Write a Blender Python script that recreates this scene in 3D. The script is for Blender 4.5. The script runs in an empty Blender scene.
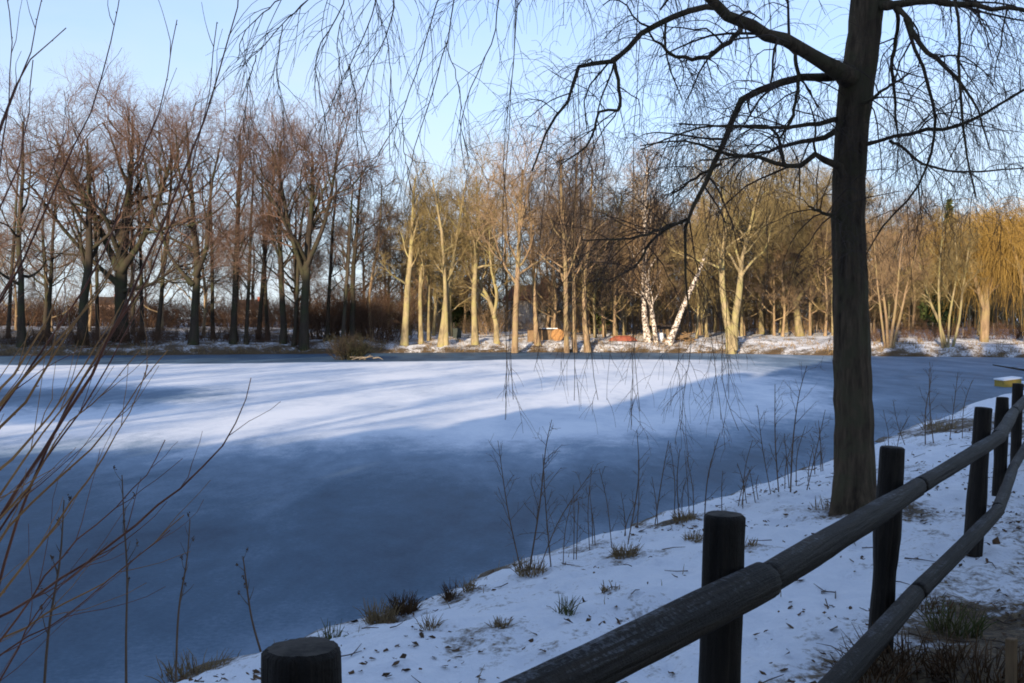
import bpy, math, random
import numpy as np
from mathutils import Vector

R = math.radians
C = bpy.context.scene.collection
rng = np.random.default_rng(11)
random.seed(5)

# ------------------------------------------------------------------ camera
EYE = np.array([0.0, 0.0, 2.3])
PITCH = R(1.23)
F = 1000.0


def at(px, py, d):
    """world point seen at photo pixel (px, py) at distance d along the view's ground axis"""
    a, b = (px - 512) / F, (341.5 - py) / F
    v = np.array([a, math.cos(PITCH) + b * math.sin(PITCH), -math.sin(PITCH) + b * math.cos(PITCH)])
    return EYE + v * (d / v[1])


# ------------------------------------------------------------------ tags
def tag(o, label=None, cat=None, group=None, kind=None):
    if label: o['label'] = label
    if cat: o['category'] = cat
    if group: o['group'] = group
    if kind: o['kind'] = kind
    return o


def empty(name, loc, label, cat, group=None):
    o = bpy.data.objects.new(name, None)
    C.objects.link(o)
    o.location = tuple(float(c) for c in loc)
    o.empty_display_size = 0.2
    return tag(o, label, cat, group)


def clone(root, loc, rz, s, label, group):
    r = root.copy(); C.objects.link(r)
    r.location = tuple(float(c) for c in loc); r.rotation_euler = (0, 0, rz); r.scale = (s, s, s)
    r['label'] = label
    if group: r['group'] = group
    for ch in list(root.children):
        c = ch.copy(); C.objects.link(c); c.parent = r
        for g in list(ch.children):
            d = g.copy(); C.objects.link(d); d.parent = c
    return r


# ------------------------------------------------------------------ mesh helpers
class MB:
    def __init__(self):
        self.v = []; self.f = []; self.n = 0; self.mi = []

    def add(self, v, f, m=0):
        v = np.asarray(v, float).reshape(-1, 3); f = np.asarray(f, int)
        self.v.append(v); self.f.append(f + self.n); self.n += len(v)
        self.mi.append(np.full(len(f), m, int))

    def tubes(self, P, Rd, sides=6, cap=False, m=0):
        P = np.asarray(P, float); Rd = np.asarray(Rd, float)
        if P.ndim == 2: P = P[None]; Rd = Rd[None]
        if len(P) == 0: return
        N, K, _ = P.shape
        T = np.gradient(P, axis=1)
        T /= np.linalg.norm(T, axis=2, keepdims=True) + 1e-9
        mean = np.abs(T.mean(1))
        ref = np.zeros((N, 3)); ref[np.arange(N), mean.argmin(1)] = 1
        n1 = np.cross(T, ref[:, None, :]); n1 /= np.linalg.norm(n1, axis=2, keepdims=True) + 1e-9
        n2 = np.cross(T, n1)
        a = np.arange(sides) * 2 * math.pi / sides
        V = P[:, :, None, :] + Rd[:, :, None, None] * (n1[:, :, None, :] * np.cos(a)[None, None, :, None]
                                                      + n2[:, :, None, :] * np.sin(a)[None, None, :, None])
        base = (np.arange(N) * K * sides)[:, None, None]
        k = (np.arange(K - 1) * sides)[None, :, None]
        s = np.arange(sides)[None, None, :]; s2 = (s + 1) % sides
        q = np.stack([base + k + s, base + k + s2, base + k + sides + s2, base + k + sides + s], -1).reshape(-1, 4)
        self.add(V.reshape(-1, 3), q, m)
        if cap:
            for i in range(N):
                for e, sg in ((0, 1), (K - 1, -1)):
                    ring = V[i, e][::sg]
                    c = ring.mean(0)
                    vv = np.vstack([ring, c[None]])
                    ff = [[j, (j + 1) % sides, sides, sides] for j in range(sides)]
                    self.add(vv, ff, m)

    def quads(self, cen, u, w, m=0):
        """leaf-like quads: centre, half axis u, half axis w"""
        cen, u, w = (np.asarray(q, float) for q in (cen, u, w))
        V = np.stack([cen - u, cen - w * .9, cen + u, cen + w], 1).reshape(-1, 3)
        n = len(cen)
        self.add(V, np.arange(n * 4).reshape(n, 4), m)

    def box(self, lo, hi, m=0, mat3=None, off=None):
        x0, y0, z0 = lo; x1, y1, z1 = hi
        v = np.array([[x0, y0, z0], [x1, y0, z0], [x1, y1, z0], [x0, y1, z0], [x0, y0, z1], [x1, y0, z1], [x1, y1, z1], [x0, y1, z1]], float)
        if mat3 is not None: v = v @ np.asarray(mat3).T
        if off is not None: v = v + np.asarray(off)
        self.add(v, [[3, 2, 1, 0], [4, 5, 6, 7], [0, 1, 5, 4], [1, 2, 6, 5], [2, 3, 7, 6], [3, 0, 4, 7]], m)

    def build(self, name, mats, parent=None, smooth=True):
        V = np.vstack(self.v); Fq = np.vstack([f if f.shape[1] == 4 else np.hstack([f, f[:, -1:]]) for f in self.f])
        tri = Fq[:, 2] == Fq[:, 3]
        cnt = np.where(tri, 3, 4)
        me = bpy.data.meshes.new(name)
        me.vertices.add(len(V)); me.vertices.foreach_set('co', V.astype(np.float32).ravel())
        keep = np.ones(Fq.shape, bool); keep[tri, 3] = False
        loops = Fq[keep]
        me.loops.add(len(loops)); me.loops.foreach_set('vertex_index', loops.astype(np.int32))
        me.polygons.add(len(Fq))
        st = np.concatenate([[0], np.cumsum(cnt)[:-1]])
        me.polygons.foreach_set('loop_start', st.astype(np.int32))
        me.polygons.foreach_set('loop_total', cnt.astype(np.int32))
        me.polygons.foreach_set('use_smooth', np.full(len(Fq), smooth, bool))
        mats = mats if isinstance(mats, (list, tuple)) else [mats]
        for mm in mats: me.materials.append(mm)
        if len(mats) > 1: me.polygons.foreach_set('material_index', np.concatenate(self.mi).astype(np.int32))
        me.update(calc_edges=True); me.validate()
        o = bpy.data.objects.new(name, me); C.objects.link(o)
        if parent is not None: o.parent = parent
        return o


def resample(pts, k):
    """smooth curve through pts with k samples (rows may carry extra columns such as a radius)"""
    p = np.asarray(pts, float)
    d = np.concatenate([[0], np.cumsum(np.linalg.norm(np.diff(p[:, :3], axis=0), axis=1))])
    n = len(p)
    m = np.gradient(p, d, axis=0) if n > 2 else np.repeat((p[1] - p[0])[None] / d[-1], 2, 0)
    t = np.linspace(0, d[-1], k)
    i = np.clip(np.searchsorted(d, t, 'right') - 1, 0, n - 2)
    h = (d[i + 1] - d[i])[:, None]; s = ((t - d[i])[:, None]) / h
    return ((2 * s**3 - 3 * s**2 + 1) * p[i] + (s**3 - 2 * s**2 + s) * h * m[i]
            + (-2 * s**3 + 3 * s**2) * p[i + 1] + (s**3 - s**2) * h * m[i + 1])


def unit(a): return a / (np.linalg.norm(a, axis=-1, keepdims=True) + 1e-9)


def grow(par, n, t0, t1, L, ang, P=4, up=0.0, wander=.15, ratio=.6, rend=.35, rmin=.004, ltaper=.4, jit=.3, bias=None):
    """children of every parent line: (N,K,3),(N,K) -> (N*n,P,3),(N*n,P)"""
    pts, rad = par
    N, K, _ = pts.shape
    M = N * n
    idx = np.repeat(np.arange(N), n)
    t = t0 + (t1 - t0) * ((np.tile(np.arange(n), N) + rng.random(M)) / n)
    f = t * (K - 1); i = np.clip(f.astype(int), 0, K - 2); s = (f - i)[:, None]
    p0 = pts[idx, i] * (1 - s) + pts[idx, i + 1] * s
    r0 = rad[idx, i] * (1 - s[:, 0]) + rad[idx, i + 1] * s[:, 0]
    tan = unit(pts[idx, i + 1] - pts[idx, i])
    rv = rng.normal(size=(M, 3))
    if bias is not None: rv = rv + np.asarray(bias)
    perp = unit(rv - (rv * tan).sum(1, keepdims=True) * tan)
    A = R(ang) * (1 + jit * rng.normal(size=M))[:, None]
    d = unit(tan * np.cos(A) + perp * np.sin(A))
    ln = L * (1 - ltaper * (t - t0) / max(t1 - t0, 1e-6)) * rng.uniform(.65, 1.25, M)
    step = ln / (P - 1)
    out = np.zeros((M, P, 3)); out[:, 0] = p0
    for k in range(1, P):
        out[:, k] = out[:, k - 1] + d * step[:, None]
        d = d + rng.normal(size=(M, 3)) * wander
        d[:, 2] += up * (2.0 / P)
        d = unit(d)
    rr = np.maximum(r0 * ratio, rmin)
    Rr = rr[:, None] * np.linspace(1, rend, P)[None]
    return out, np.maximum(Rr, rmin * .6)


# ------------------------------------------------------------------ materials
def new_mat(name):
    m = bpy.data.materials.new(name); m.use_nodes = True
    nt = m.node_tree
    return m, nt, nt.nodes['Principled BSDF']


def node(nt, t, **kw):
    n = nt.nodes.new(t)
    for k, v in kw.items():
        if k in n.inputs: n.inputs[k].default_value = v
        else: setattr(n, k, v)
    return n


def ramp(nt, stops, interp='LINEAR'):
    n = nt.nodes.new('ShaderNodeValToRGB'); cr = n.color_ramp; cr.interpolation = interp
    while len(cr.elements) < len(stops): cr.elements.new(.5)
    for e, (p, c) in zip(cr.elements, stops):
        e.position = p; e.color = (c, c, c, 1) if isinstance(c, (int, float)) else (*c, 1)
    return n


def math_n(nt, op, a, b=None, clamp=False):
    n = nt.nodes.new('ShaderNodeMath'); n.operation = op; n.use_clamp = clamp
    for i, x in enumerate((a, b)):
        if x is None: continue
        if isinstance(x, (int, float)): n.inputs[i].default_value = x
        else: nt.links.new(x, n.inputs[i])
    return n.outputs[0]


def mixc(nt, fac, a, b):
    n = nt.nodes.new('ShaderNodeMix'); n.data_type = 'RGBA'
    for s, x in ((0, fac), (6, a), (7, b)):
        if isinstance(x, tuple): n.inputs[s].default_value = (*x, 1)
        elif isinstance(x, (int, float)): n.inputs[s].default_value = x
        else: nt.links.new(x, n.inputs[s])
    return n.outputs[2]


def noise(nt, scale, detail=4, rough=.55, vec=None, stretch=None, dist=0):
    n = node(nt, 'ShaderNodeTexNoise', Scale=scale, Detail=detail, Roughness=rough, Distortion=dist)
    tc = nt.nodes.new('ShaderNodeTexCoord')
    src = tc.outputs['Object']
    if vec == 'world':
        src = nt.nodes.new('ShaderNodeNewGeometry').outputs['Position']
    if stretch:
        mp = nt.nodes.new('ShaderNodeMapping'); mp.inputs['Scale'].default_value = stretch[:3]
        if len(stretch) > 3: mp.inputs['Rotation'].default_value = (0, 0, stretch[3])
        nt.links.new(src, mp.inputs['Vector']); src = mp.outputs[0]
    nt.links.new(src, n.inputs['Vector'])
    return n.outputs['Fac']


def bump(nt, bsdf, h, strength=.4, dist=.02):
    b = node(nt, 'ShaderNodeBump', Strength=strength, Distance=dist)
    nt.links.new(h, b.inputs['Height']); nt.links.new(b.outputs[0], bsdf.inputs['Normal'])


def bark(name, dark, light, scale=3, stretch=(1, 1, .2), rough=.9, vary=.25, bstr=.5, bdist=.02, moss=None, spec=.2):
    m, nt, b = new_mat(name)
    f = noise(nt, scale, 6, .65, stretch=stretch)
    rp = ramp(nt, [(.3, dark), (.7, light)]); nt.links.new(f, rp.inputs[0])
    col = rp.outputs[0]
    if moss:
        g = noise(nt, scale * .35, 3)
        rm = ramp(nt, [(.45, 0.), (.62, 1.)]); nt.links.new(g, rm.inputs[0])
        col = mixc(nt, rm.outputs[0], col, moss)
    oi = nt.nodes.new('ShaderNodeObjectInfo')
    hs = node(nt, 'ShaderNodeHueSaturation')
    v = math_n(nt, 'ADD', math_n(nt, 'MULTIPLY', oi.outputs['Random'], vary), 1 - vary / 2)
    nt.links.new(v, hs.inputs['Value']); nt.links.new(col, hs.inputs['Color'])
    nt.links.new(hs.outputs[0], b.inputs['Base Color'])
    b.inputs['Roughness'].default_value = rough
    b.inputs['Specular IOR Level'].default_value = spec
    bump(nt, b, f, bstr, bdist)
    return m


def plain(name, c, rough=.8, c2=None, scale=6, stretch=None, spec=.2, bstr=0):
    m, nt, b = new_mat(name)
    f = noise(nt, scale, 5, stretch=stretch)
    c2 = c2 or tuple(x * .7 for x in c)
    rp = ramp(nt, [(.3, c2), (.7, c)]); nt.links.new(f, rp.inputs[0])
    nt.links.new(rp.outputs[0], b.inputs['Base Color'])
    b.inputs['Roughness'].default_value = rough; b.inputs['Specular IOR Level'].default_value = spec
    if bstr: bump(nt, b, f, bstr, .01)
    return m


M = {}
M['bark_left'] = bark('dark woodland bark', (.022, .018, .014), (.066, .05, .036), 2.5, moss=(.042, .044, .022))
M['twig_red'] = bark('reddish brown twigs', (.105, .064, .046), (.195, .122, .09), 1.2, stretch=(1, 1, 1), bstr=0)
M['twig_brown'] = bark('brown twigs', (.10, .07, .05), (.18, .13, .09), 1.2, stretch=(1, 1, 1), bstr=0)
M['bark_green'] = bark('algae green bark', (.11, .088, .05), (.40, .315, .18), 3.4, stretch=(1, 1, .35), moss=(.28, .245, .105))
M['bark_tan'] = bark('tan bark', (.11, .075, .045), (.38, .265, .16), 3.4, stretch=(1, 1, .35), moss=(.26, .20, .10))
M['twig_olive'] = bark('olive twigs', (.17, .125, .055), (.31, .235, .105), 1.2, stretch=(1, 1, 1), bstr=0)
M['twig_tan'] = bark('tan twigs', (.22, .145, .08), (.36, .25, .145), 1.2, stretch=(1, 1, 1), bstr=0)
M['twig_gold'] = bark('golden willow twigs', (.27, .165, .04), (.43, .28, .08), 1.2, stretch=(1, 1, 1), bstr=0)
M['bark_near'] = bark('furrowed dark bark', (.024, .017, .011), (.155, .108, .066), 15, stretch=(1, 1, .13), bstr=1.0, bdist=.05, moss=(.088, .072, .040))
M['twig_near'] = bark('dark hanging twigs', (.055, .04, .031), (.11, .078, .058), 8, stretch=(1, 1, 1), bstr=0)
M['twig_tip'] = bark('brown shoots', (.10, .065, .04), (.17, .11, .07), 8, stretch=(1, 1, 1), bstr=0)
M['osier'] = bark('orange brown osier bark', (.24, .11, .035), (.42, .22, .08), 9, stretch=(1, 1, .3), bstr=.1, rough=.55)  # orange bark, lightened in place of sunlight on these stems
M['osier_dark'] = bark('dark red osier bark', (.09, .036, .024), (.24, .095, .05), 9, stretch=(1, 1, .3), bstr=.1, rough=.55)
M['shrub'] = bark('bramble brown', (.08, .045, .03), (.15, .09, .055), 2, stretch=(1, 1, 1), bstr=0)
M['wood'] = bark('weathered fence wood', (.012, .010, .008), (.065, .05, .038), 26, stretch=(1, 1, .09), bstr=1.0, bdist=.012, vary=.3, rough=.7, spec=.35)
def fence_mat():
    m, nt, b = new_mat('dark weathered fence wood')
    g = noise(nt, 30, 6, .7, stretch=(1, 1, .05)); big = noise(nt, 5, 4, .6, stretch=(1, 1, .4)); fine = noise(nt, 70, 3, .7)
    v = math_n(nt, 'ADD', math_n(nt, 'MULTIPLY', g, .6), math_n(nt, 'MULTIPLY', big, .4))
    rp = ramp(nt, [(.32, (.006, .0046, .0036)), (.5, (.020, .0155, .0115)), (.7, (.055, .040, .026))]); nt.links.new(v, rp.inputs[0])
    ge = nt.nodes.new('ShaderNodeNewGeometry'); sx = nt.nodes.new('ShaderNodeSeparateXYZ'); nt.links.new(ge.outputs['True Normal'], sx.inputs[0])
    up = ramp(nt, [(.7, 0.), (1., 1.)]); nt.links.new(sx.outputs['Z'], up.inputs[0])
    fr = ramp(nt, [(.5, 0.), (.72, .55)]); nt.links.new(math_n(nt, 'ADD', math_n(nt, 'MULTIPLY', big, .5), math_n(nt, 'MULTIPLY', fine, .5)), fr.inputs[0])
    nt.links.new(mixc(nt, math_n(nt, 'MULTIPLY', up.outputs[0], fr.outputs[0]), rp.outputs[0], (.42, .46, .52)), b.inputs['Base Color'])
    b.inputs['Roughness'].default_value = .7; b.inputs['Specular IOR Level'].default_value = .2
    bump(nt, b, math_n(nt, 'ADD', g, math_n(nt, 'MULTIPLY', fine, .25)), 1.0, .018)
    return m


M['wood'] = fence_mat()
M['endgrain'] = plain('weathered end grain', (.09, .075, .06), .85, (.03, .025, .02), 30, bstr=.5)
M['straw'] = plain('straw grass', (.34, .24, .12), .8, (.17, .11, .05), 9)
M['grass_green'] = plain('winter green grass', (.09, .12, .035), .8, (.12, .09, .04), 9)
M['leaf_dead'] = plain('dead leaves', (.15, .08, .035), .75, (.045, .028, .016), 4)
M['evergreen'] = plain('evergreen foliage', (.05, .075, .03), .7, (.02, .035, .014), 1.5)
M['conifer_far'] = plain('far conifer foliage', (.09, .11, .03), .7, (.04, .06, .02), 1.5)
M['snow_cap'] = plain('snow on ledges', (.82, .84, .88), .7, (.72, .76, .82), 8)
M['white_wall'] = plain('white render', (.74, .70, .66), .8, (.66, .62, .58), 3)
M['pink_wall'] = plain('pinkish render', (.55, .36, .28), .8, (.48, .30, .23), 3)
M['red_roof'] = plain('red clay tiles', (.33, .10, .06), .8, (.22, .07, .045), 12, stretch=(1, 1, 4))
M['dark_roof'] = plain('dark tarred roof', (.06, .045, .04), .8, (.03, .025, .022), 8)
M['pane'] = plain('dark window glass', (.05, .06, .07), .15, (.03, .035, .04), 3, spec=.5)
M['plank'] = plain('brown planks', (.26, .17, .09), .8, (.14, .09, .05), 10, stretch=(4, 4, .6), bstr=.3)
M['orange_wood'] = plain('fresh orange timber', (.40, .22, .085), .8, (.24, .12, .05), 8)
M['boat_paint'] = plain('orange red paint', (.30, .085, .05), .7, (.18, .06, .04), 6)
M['yellow_wood'] = plain('yellow ochre timber', (.42, .30, .06), .75, (.27, .20, .05), 9)
M['grey_post'] = plain('grey weathered posts', (.34, .28, .2), .85, (.2, .16, .12), 9)
M['dark_box'] = plain('dark green metal', (.04, .05, .04), .6, (.025, .03, .025), 6)


def birch_mat():
    m, nt, b = new_mat('white birch bark')
    f = noise(nt, 5, 5, .7, stretch=(1, 1, 1.2))
    rp = ramp(nt, [(.46, (.07, .05, .04)), (.53, (.62, .54, .46)), (.8, (.72, .66, .58))])
    nt.links.new(f, rp.inputs[0]); nt.links.new(rp.outputs[0], b.inputs['Base Color'])
    b.inputs['Roughness'].default_value = .8
    return m


M['birch'] = birch_mat()

# ------------------------------------------------------------------ pond outline and terrain
POND = np.array([(-2.7, 5.5), (-1.95, 6.55), (-1.5, 7.1), (-1, 7.67), (-.55, 8.3), (-.19, 8.75), (.6, 9.9), (1.55, 11.2), (2.5, 12.4), (3.36, 13.6), (4.7, 15.4), (6.3, 17.7),
                 (8.6, 21.2), (11.2, 25), (14, 29), (16.8, 32.6), (26, 41), (40, 47), (54, 51), (50, 56.5), (33, 60.5), (27, 62.3), (22, 64), (15, 68.5),
                 (8, 71), (0, 71.5), (-8, 70), (-15, 67.5), (-24, 65), (-33, 64), (-44, 60), (-50, 40), (-44, 15), (-28, 3), (-14, 1.6),
                 (-8, 1.8), (-5, 3.2), (-3.7, 4.4)])


def vnoise(x, y, s, seed=0):
    x = np.asarray(x) * s + seed * 17.3; y = np.asarray(y) * s + seed * 9.1
    xi = np.floor(x).astype(int); yi = np.floor(y).astype(int)
    fx = x - xi; fy = y - yi; fx = fx * fx * (3 - 2 * fx); fy = fy * fy * (3 - 2 * fy)

    def h(a, b):
        n = (a * 374761393 + b * 668265263 + seed * 1442695) & 0x7fffffff
        n = ((n ^ (n >> 13)) * 1274126177) & 0x7fffffff
        return ((n ^ (n >> 16)) & 0xffff) / 65535.0
    return ((h(xi, yi) * (1 - fx) + h(xi + 1, yi) * fx) * (1 - fy) + (h(xi, yi + 1) * (1 - fx) + h(xi + 1, yi + 1) * fx) * fy)


def sdist(x, y):
    x = np.asarray(x, float); y = np.asarray(y, float)
    sh = x.shape; x = x.ravel(); y = y.ravel()
    A = POND; B = np.roll(POND, -1, 0)
    best = np.full(len(x), 1e9); inside = np.zeros(len(x), bool)
    for (ax, ay), (bx, by) in zip(A, B):
        dx, dy = bx - ax, by - ay
        t = np.clip(((x - ax) * dx + (y - ay) * dy) / (dx * dx + dy * dy), 0, 1)
        best = np.minimum(best, np.hypot(x - ax - t * dx, y - ay - t * dy))
        c = ((ay > y) != (by > y)) & (x < dx * (y - ay) / (dy if dy else 1e-9) + ax)
        inside ^= c
    return np.where(inside, -best, best).reshape(sh)


def ground(x, y):
    x = np.asarray(x, float); y = np.asarray(y, float)
    wob = (vnoise(x, y, 1.3, 3) - .5) * .34 + (vnoise(x, y, 4.5, 4) - .5) * .12
    far = np.clip((np.hypot(x, y) - 18) / 20, 0, 1)
    sd = sdist(x, y) + wob * (1 + far * 2)
    up = .02 + .74 * (1 - np.exp(-np.maximum(sd, 0) / 1.8)) + np.clip((sd - 1) * .022, 0, 1.6) * far
    z = np.where(sd > 0, up, np.maximum(sd * .8, -.9) + .02)
    near = 1 - far
    lump = (vnoise(x, y, 2.2, 1) - .5) * .09 + (vnoise(x, y, 6, 2) - .5) * .05 + (vnoise(x, y, 15, 5) - .5) * .034
    farl = (vnoise(x, y, .35, 6) - .5) * .25 + (vnoise(x, y, 1.1, 7) - .5) * .16
    k = np.clip(sd / .5, 0, 1)
    return z + k * (near * lump + far * farl * np.clip(sd / 3, 0, 1))


def gz(x, y): return float(ground(np.array([x]), np.array([y]))[0])


def axis(a, b, fine, lo, hi, g):
    c = list(np.arange(a, b + 1e-6, fine))
    s = fine; q = b
    while q < hi: s *= g; q += min(s, 400); c.append(q)
    s = fine; q = a
    while q > lo: s *= g; q -= min(s, 400); c.insert(0, q)
    return np.array(c)


xs = axis(-3.2, 7.5, .065, -3000, 3000, 1.055)
yn = list(np.arange(1.2, 15, .07))
s = .07
while yn[-1] < 56: s = min(s * 1.04, .8); yn.append(yn[-1] + s)
while yn[-1] < 90: yn.append(yn[-1] + .5)
s = .5
while yn[-1] < 3500: s *= 1.1; yn.append(yn[-1] + s)
q, s = 1.2, .07
while q > -300: s *= 1.12; q -= s; yn.insert(0, q)
ys = np.array(yn)
X, Y = np.meshgrid(xs, ys)
Z = ground(X, Y)
nx, ny = len(xs), len(ys)
I = np.arange(nx * ny).reshape(ny, nx)
gq = np.stack([I[:-1, :-1], I[:-1, 1:], I[1:, 1:], I[1:, :-1]], -1).reshape(-1, 4)


def ground_mat():
    m, nt, b = new_mat('snowy ground')
    at_ = nt.nodes.new('ShaderNodeAttribute'); at_.attribute_name = 'bare'
    big = noise(nt, .9, 5, .6, vec='world'); fine = noise(nt, 7, 6, .7, vec='world'); grit = noise(nt, 28, 4, .7, vec='world')
    mixn = math_n(nt, 'ADD', math_n(nt, 'MULTIPLY', big, .45), math_n(nt, 'ADD', math_n(nt, 'MULTIPLY', fine, .35), math_n(nt, 'MULTIPLY', grit, .2)))
    e = math_n(nt, 'ADD', mixn, at_.outputs['Fac'])
    rp = ramp(nt, [(.60, 0.), (.70, 1.)]); nt.links.new(e, rp.inputs[0])
    sc = ramp(nt, [(.3, (.74, .765, .81)), (.7, (.85, .86, .88))]); nt.links.new(fine, sc.inputs[0])
    dc = ramp(nt, [(.3, (.028, .018, .011)), (.5, (.085, .056, .029)), (.72, (.22, .15, .072))]); nt.links.new(grit, dc.inputs[0])
    nt.links.new(mixc(nt, rp.outputs[0], sc.outputs[0], dc.outputs[0]), b.inputs['Base Color'])
    b.inputs['Roughness'].default_value = .75
    b.inputs['Specular IOR Level'].default_value = .25
    bump(nt, b, math_n(nt, 'ADD', fine, math_n(nt, 'MULTIPLY', grit, .6)), .55, .03)
    return m


mb = MB(); mb.add(np.stack([X, Y, Z], -1).reshape(-1, 3), gq)
go = mb.build('ground', ground_mat()); tag(go, kind='structure')
SD = sdist(X, Y)
# fence line on the ground (posts)
POSTS = [(-.32, 1.52), (.575, 2.7), (1.83, 4.8), (3.24, 6.86), (4.52, 9.2), (5.75, 11.35), (7.0, 13.5)]
fx = np.interp(Y, [p[1] for p in POSTS], [p[0] for p in POSTS])
bare = .045 + .17 * np.exp(-np.clip(SD, 0, 9) / .20) + (.125 + .07 * (Y < 5.5)) / (1 + np.exp(-(X - fx - .15) * 4)) * (Y < 20)
bare = np.where(Y > 45, .125 + .12 * np.exp(-np.clip(SD, 0, 9) / .8) + .05 * (X < -9), bare)
RINGS = []


def ice_mat():
    m, nt, b = new_mat('frosted pond ice')
    ge = nt.nodes.new('ShaderNodeNewGeometry'); sx = nt.nodes.new('ShaderNodeSeparateXYZ')
    nt.links.new(ge.outputs['Position'], sx.inputs[0])
    cover = nt.nodes.new('ShaderNodeAttribute'); cover.attribute_name = 'frost_shade'
    st = noise(nt, .35, 5, .6, vec='world', stretch=(1.6, .55, 1, R(20)), dist=.6)
    mid = noise(nt, 2.2, 5, .65, vec='world', stretch=(1.5, .8, 1, R(20)))
    fine = noise(nt, 22, 4, .7, vec='world')
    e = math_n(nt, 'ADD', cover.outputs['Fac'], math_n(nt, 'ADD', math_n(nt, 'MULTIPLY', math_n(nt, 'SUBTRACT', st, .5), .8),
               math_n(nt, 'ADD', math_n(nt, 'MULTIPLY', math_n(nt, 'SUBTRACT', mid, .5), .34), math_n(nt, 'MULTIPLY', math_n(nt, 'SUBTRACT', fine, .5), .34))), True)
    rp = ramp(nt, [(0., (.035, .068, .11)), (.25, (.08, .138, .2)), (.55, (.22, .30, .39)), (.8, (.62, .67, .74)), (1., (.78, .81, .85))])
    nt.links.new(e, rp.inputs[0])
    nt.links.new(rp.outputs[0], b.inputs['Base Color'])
    rr = ramp(nt, [(0., .5), (.5, .6), (.9, .8)]); nt.links.new(e, rr.inputs[0]); nt.links.new(rr.outputs[0], b.inputs['Roughness'])
    b.inputs['Specular IOR Level'].default_value = .07
    bump(nt, b, math_n(nt, 'ADD', mid, math_n(nt, 'MULTIPLY', fine, .4)), .25, .02)
    return m


xi = np.arange(-56, 60, .7); yi = np.concatenate([np.arange(0, 20, .25), np.arange(20, 75, .5)])
XI, YI = np.meshgrid(xi, yi)
mb = MB(); I = np.arange(XI.size).reshape(XI.shape)
mb.add(np.stack([XI, YI, np.zeros_like(XI)], -1).reshape(-1, 3), np.stack([I[:-1, :-1], I[:-1, 1:], I[1:, 1:], I[1:, :-1]], -1).reshape(-1, 4))
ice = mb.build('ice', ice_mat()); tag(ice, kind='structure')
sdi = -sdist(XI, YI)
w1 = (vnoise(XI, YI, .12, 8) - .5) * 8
ynear = YI - .35 * XI - .95 * np.clip(XI - .5, 0, 30) + w1  # frost edge slanted along the tree shadow's edge, painting the shaded ice darker
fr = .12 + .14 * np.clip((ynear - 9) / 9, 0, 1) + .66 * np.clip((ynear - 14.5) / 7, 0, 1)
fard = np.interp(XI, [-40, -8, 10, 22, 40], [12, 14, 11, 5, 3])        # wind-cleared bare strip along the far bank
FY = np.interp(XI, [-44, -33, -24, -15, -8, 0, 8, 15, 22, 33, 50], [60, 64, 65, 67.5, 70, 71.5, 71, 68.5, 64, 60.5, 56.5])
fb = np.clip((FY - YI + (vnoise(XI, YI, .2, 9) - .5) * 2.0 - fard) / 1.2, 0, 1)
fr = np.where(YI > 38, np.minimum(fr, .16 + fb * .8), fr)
fr -= .46 * np.clip((XI - 13 - .12 * (YI - 30) + w1 * .4) / 7, 0, 1)  # thinner frost on the shaded right side, shade put into the ice colour
tr_ = np.clip((XI - 8) / 7, 0, 1); fr = fr * (1 - tr_) + (.29 + .006 * (YI - 30)) * tr_  # evens the right side to that painted dark tone
patch = np.exp(-(((XI + 17 + w1 * .5) / 9) ** 2 + ((YI - 30 - .3 * w1) / 5.0) ** 2) ** 1.5)      # bare ice off the left bank, painted in to deepen the tree shadow
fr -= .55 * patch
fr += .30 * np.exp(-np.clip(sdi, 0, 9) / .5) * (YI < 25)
att = ice.data.attributes.new('frost_shade', 'FLOAT', 'POINT'); att.data.foreach_set('value', np.clip(fr, 0, 1).astype(np.float32).ravel())


# ------------------------------------------------------------------ trees
def stem_px(base, rows, d, depth=0.0):
    """stem from photo rows (px, py, width px) at distance d, as local points (x,y,z,r)"""
    out = []
    for k, (px, py, w) in enumerate(rows):
        p = at(px, py, d) - base
        out.append((p[0], p[1] + depth * k / max(1, len(rows) - 1), p[2], max(.40 * w * d / F, .012)))
    return np.array(out)


def make_tree(name, stems, tm, cm, spec, label, group=None, loc=(0, 0, 0), flare=1.4):
    """stems: list of (n,4) local polylines; spec: list of grow kwargs for successive orders"""
    root = empty(name, loc, label, 'tree', group)
    lines = []
    tb = MB()
    for q in stems:
        s_ = resample(q, 14)
        s_[1:, :2] += np.cumsum(rng.normal(size=(13, 2)), 0) * s_[0, 3] * .13
        rad = np.maximum(s_[:, 3], .01)
        if flare: rad[0] *= flare; rad[1] *= 1 + (flare - 1) * .25
        lines.append((s_[:, :3], rad))
        tb.tubes(s_[:, :3], rad, 9)
    par = (np.stack([l[0] for l in lines]), np.stack([l[1] for l in lines]))
    cb = MB()
    for k, sp in enumerate(spec):
        sp = dict(sp); keep = sp.pop('keep', False)
        ch = grow(par, **sp)
        (tb if k == 0 else cb).tubes(ch[0], ch[1], 6 if k == 0 else (4 if k == 1 else 3))
        par = ch
    tb.build('trunk', tm, root)
    cb.build('crown', cm, root)
    return root


def broad(H, n1=10, n2=7, n3=6, n4=4, a1=48, t0=.38, tw=.006):
    return [dict(n=n1, t0=t0, t1=.97, L=.36 * H, ang=a1, P=7, up=.35, wander=.22, ratio=.58, rend=.3, rmin=.035, ltaper=.45),
            dict(n=n2, t0=.3, t1=1, L=.18 * H, ang=44, P=6, up=.2, wander=.24, ratio=.55, rend=.35, rmin=.018, ltaper=.35),
            dict(n=n3, t0=.35, t1=1, L=.09 * H, ang=42, P=4, up=.15, wander=.25, ratio=.5, rend=.4, rmin=.0105, ltaper=.2),
            dict(n=n4, t0=.35, t1=1, L=.05 * H, ang=40, P=3, up=.15, wander=.2, ratio=.6, rend=.5, rmin=tw, ltaper=.1)]


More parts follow.
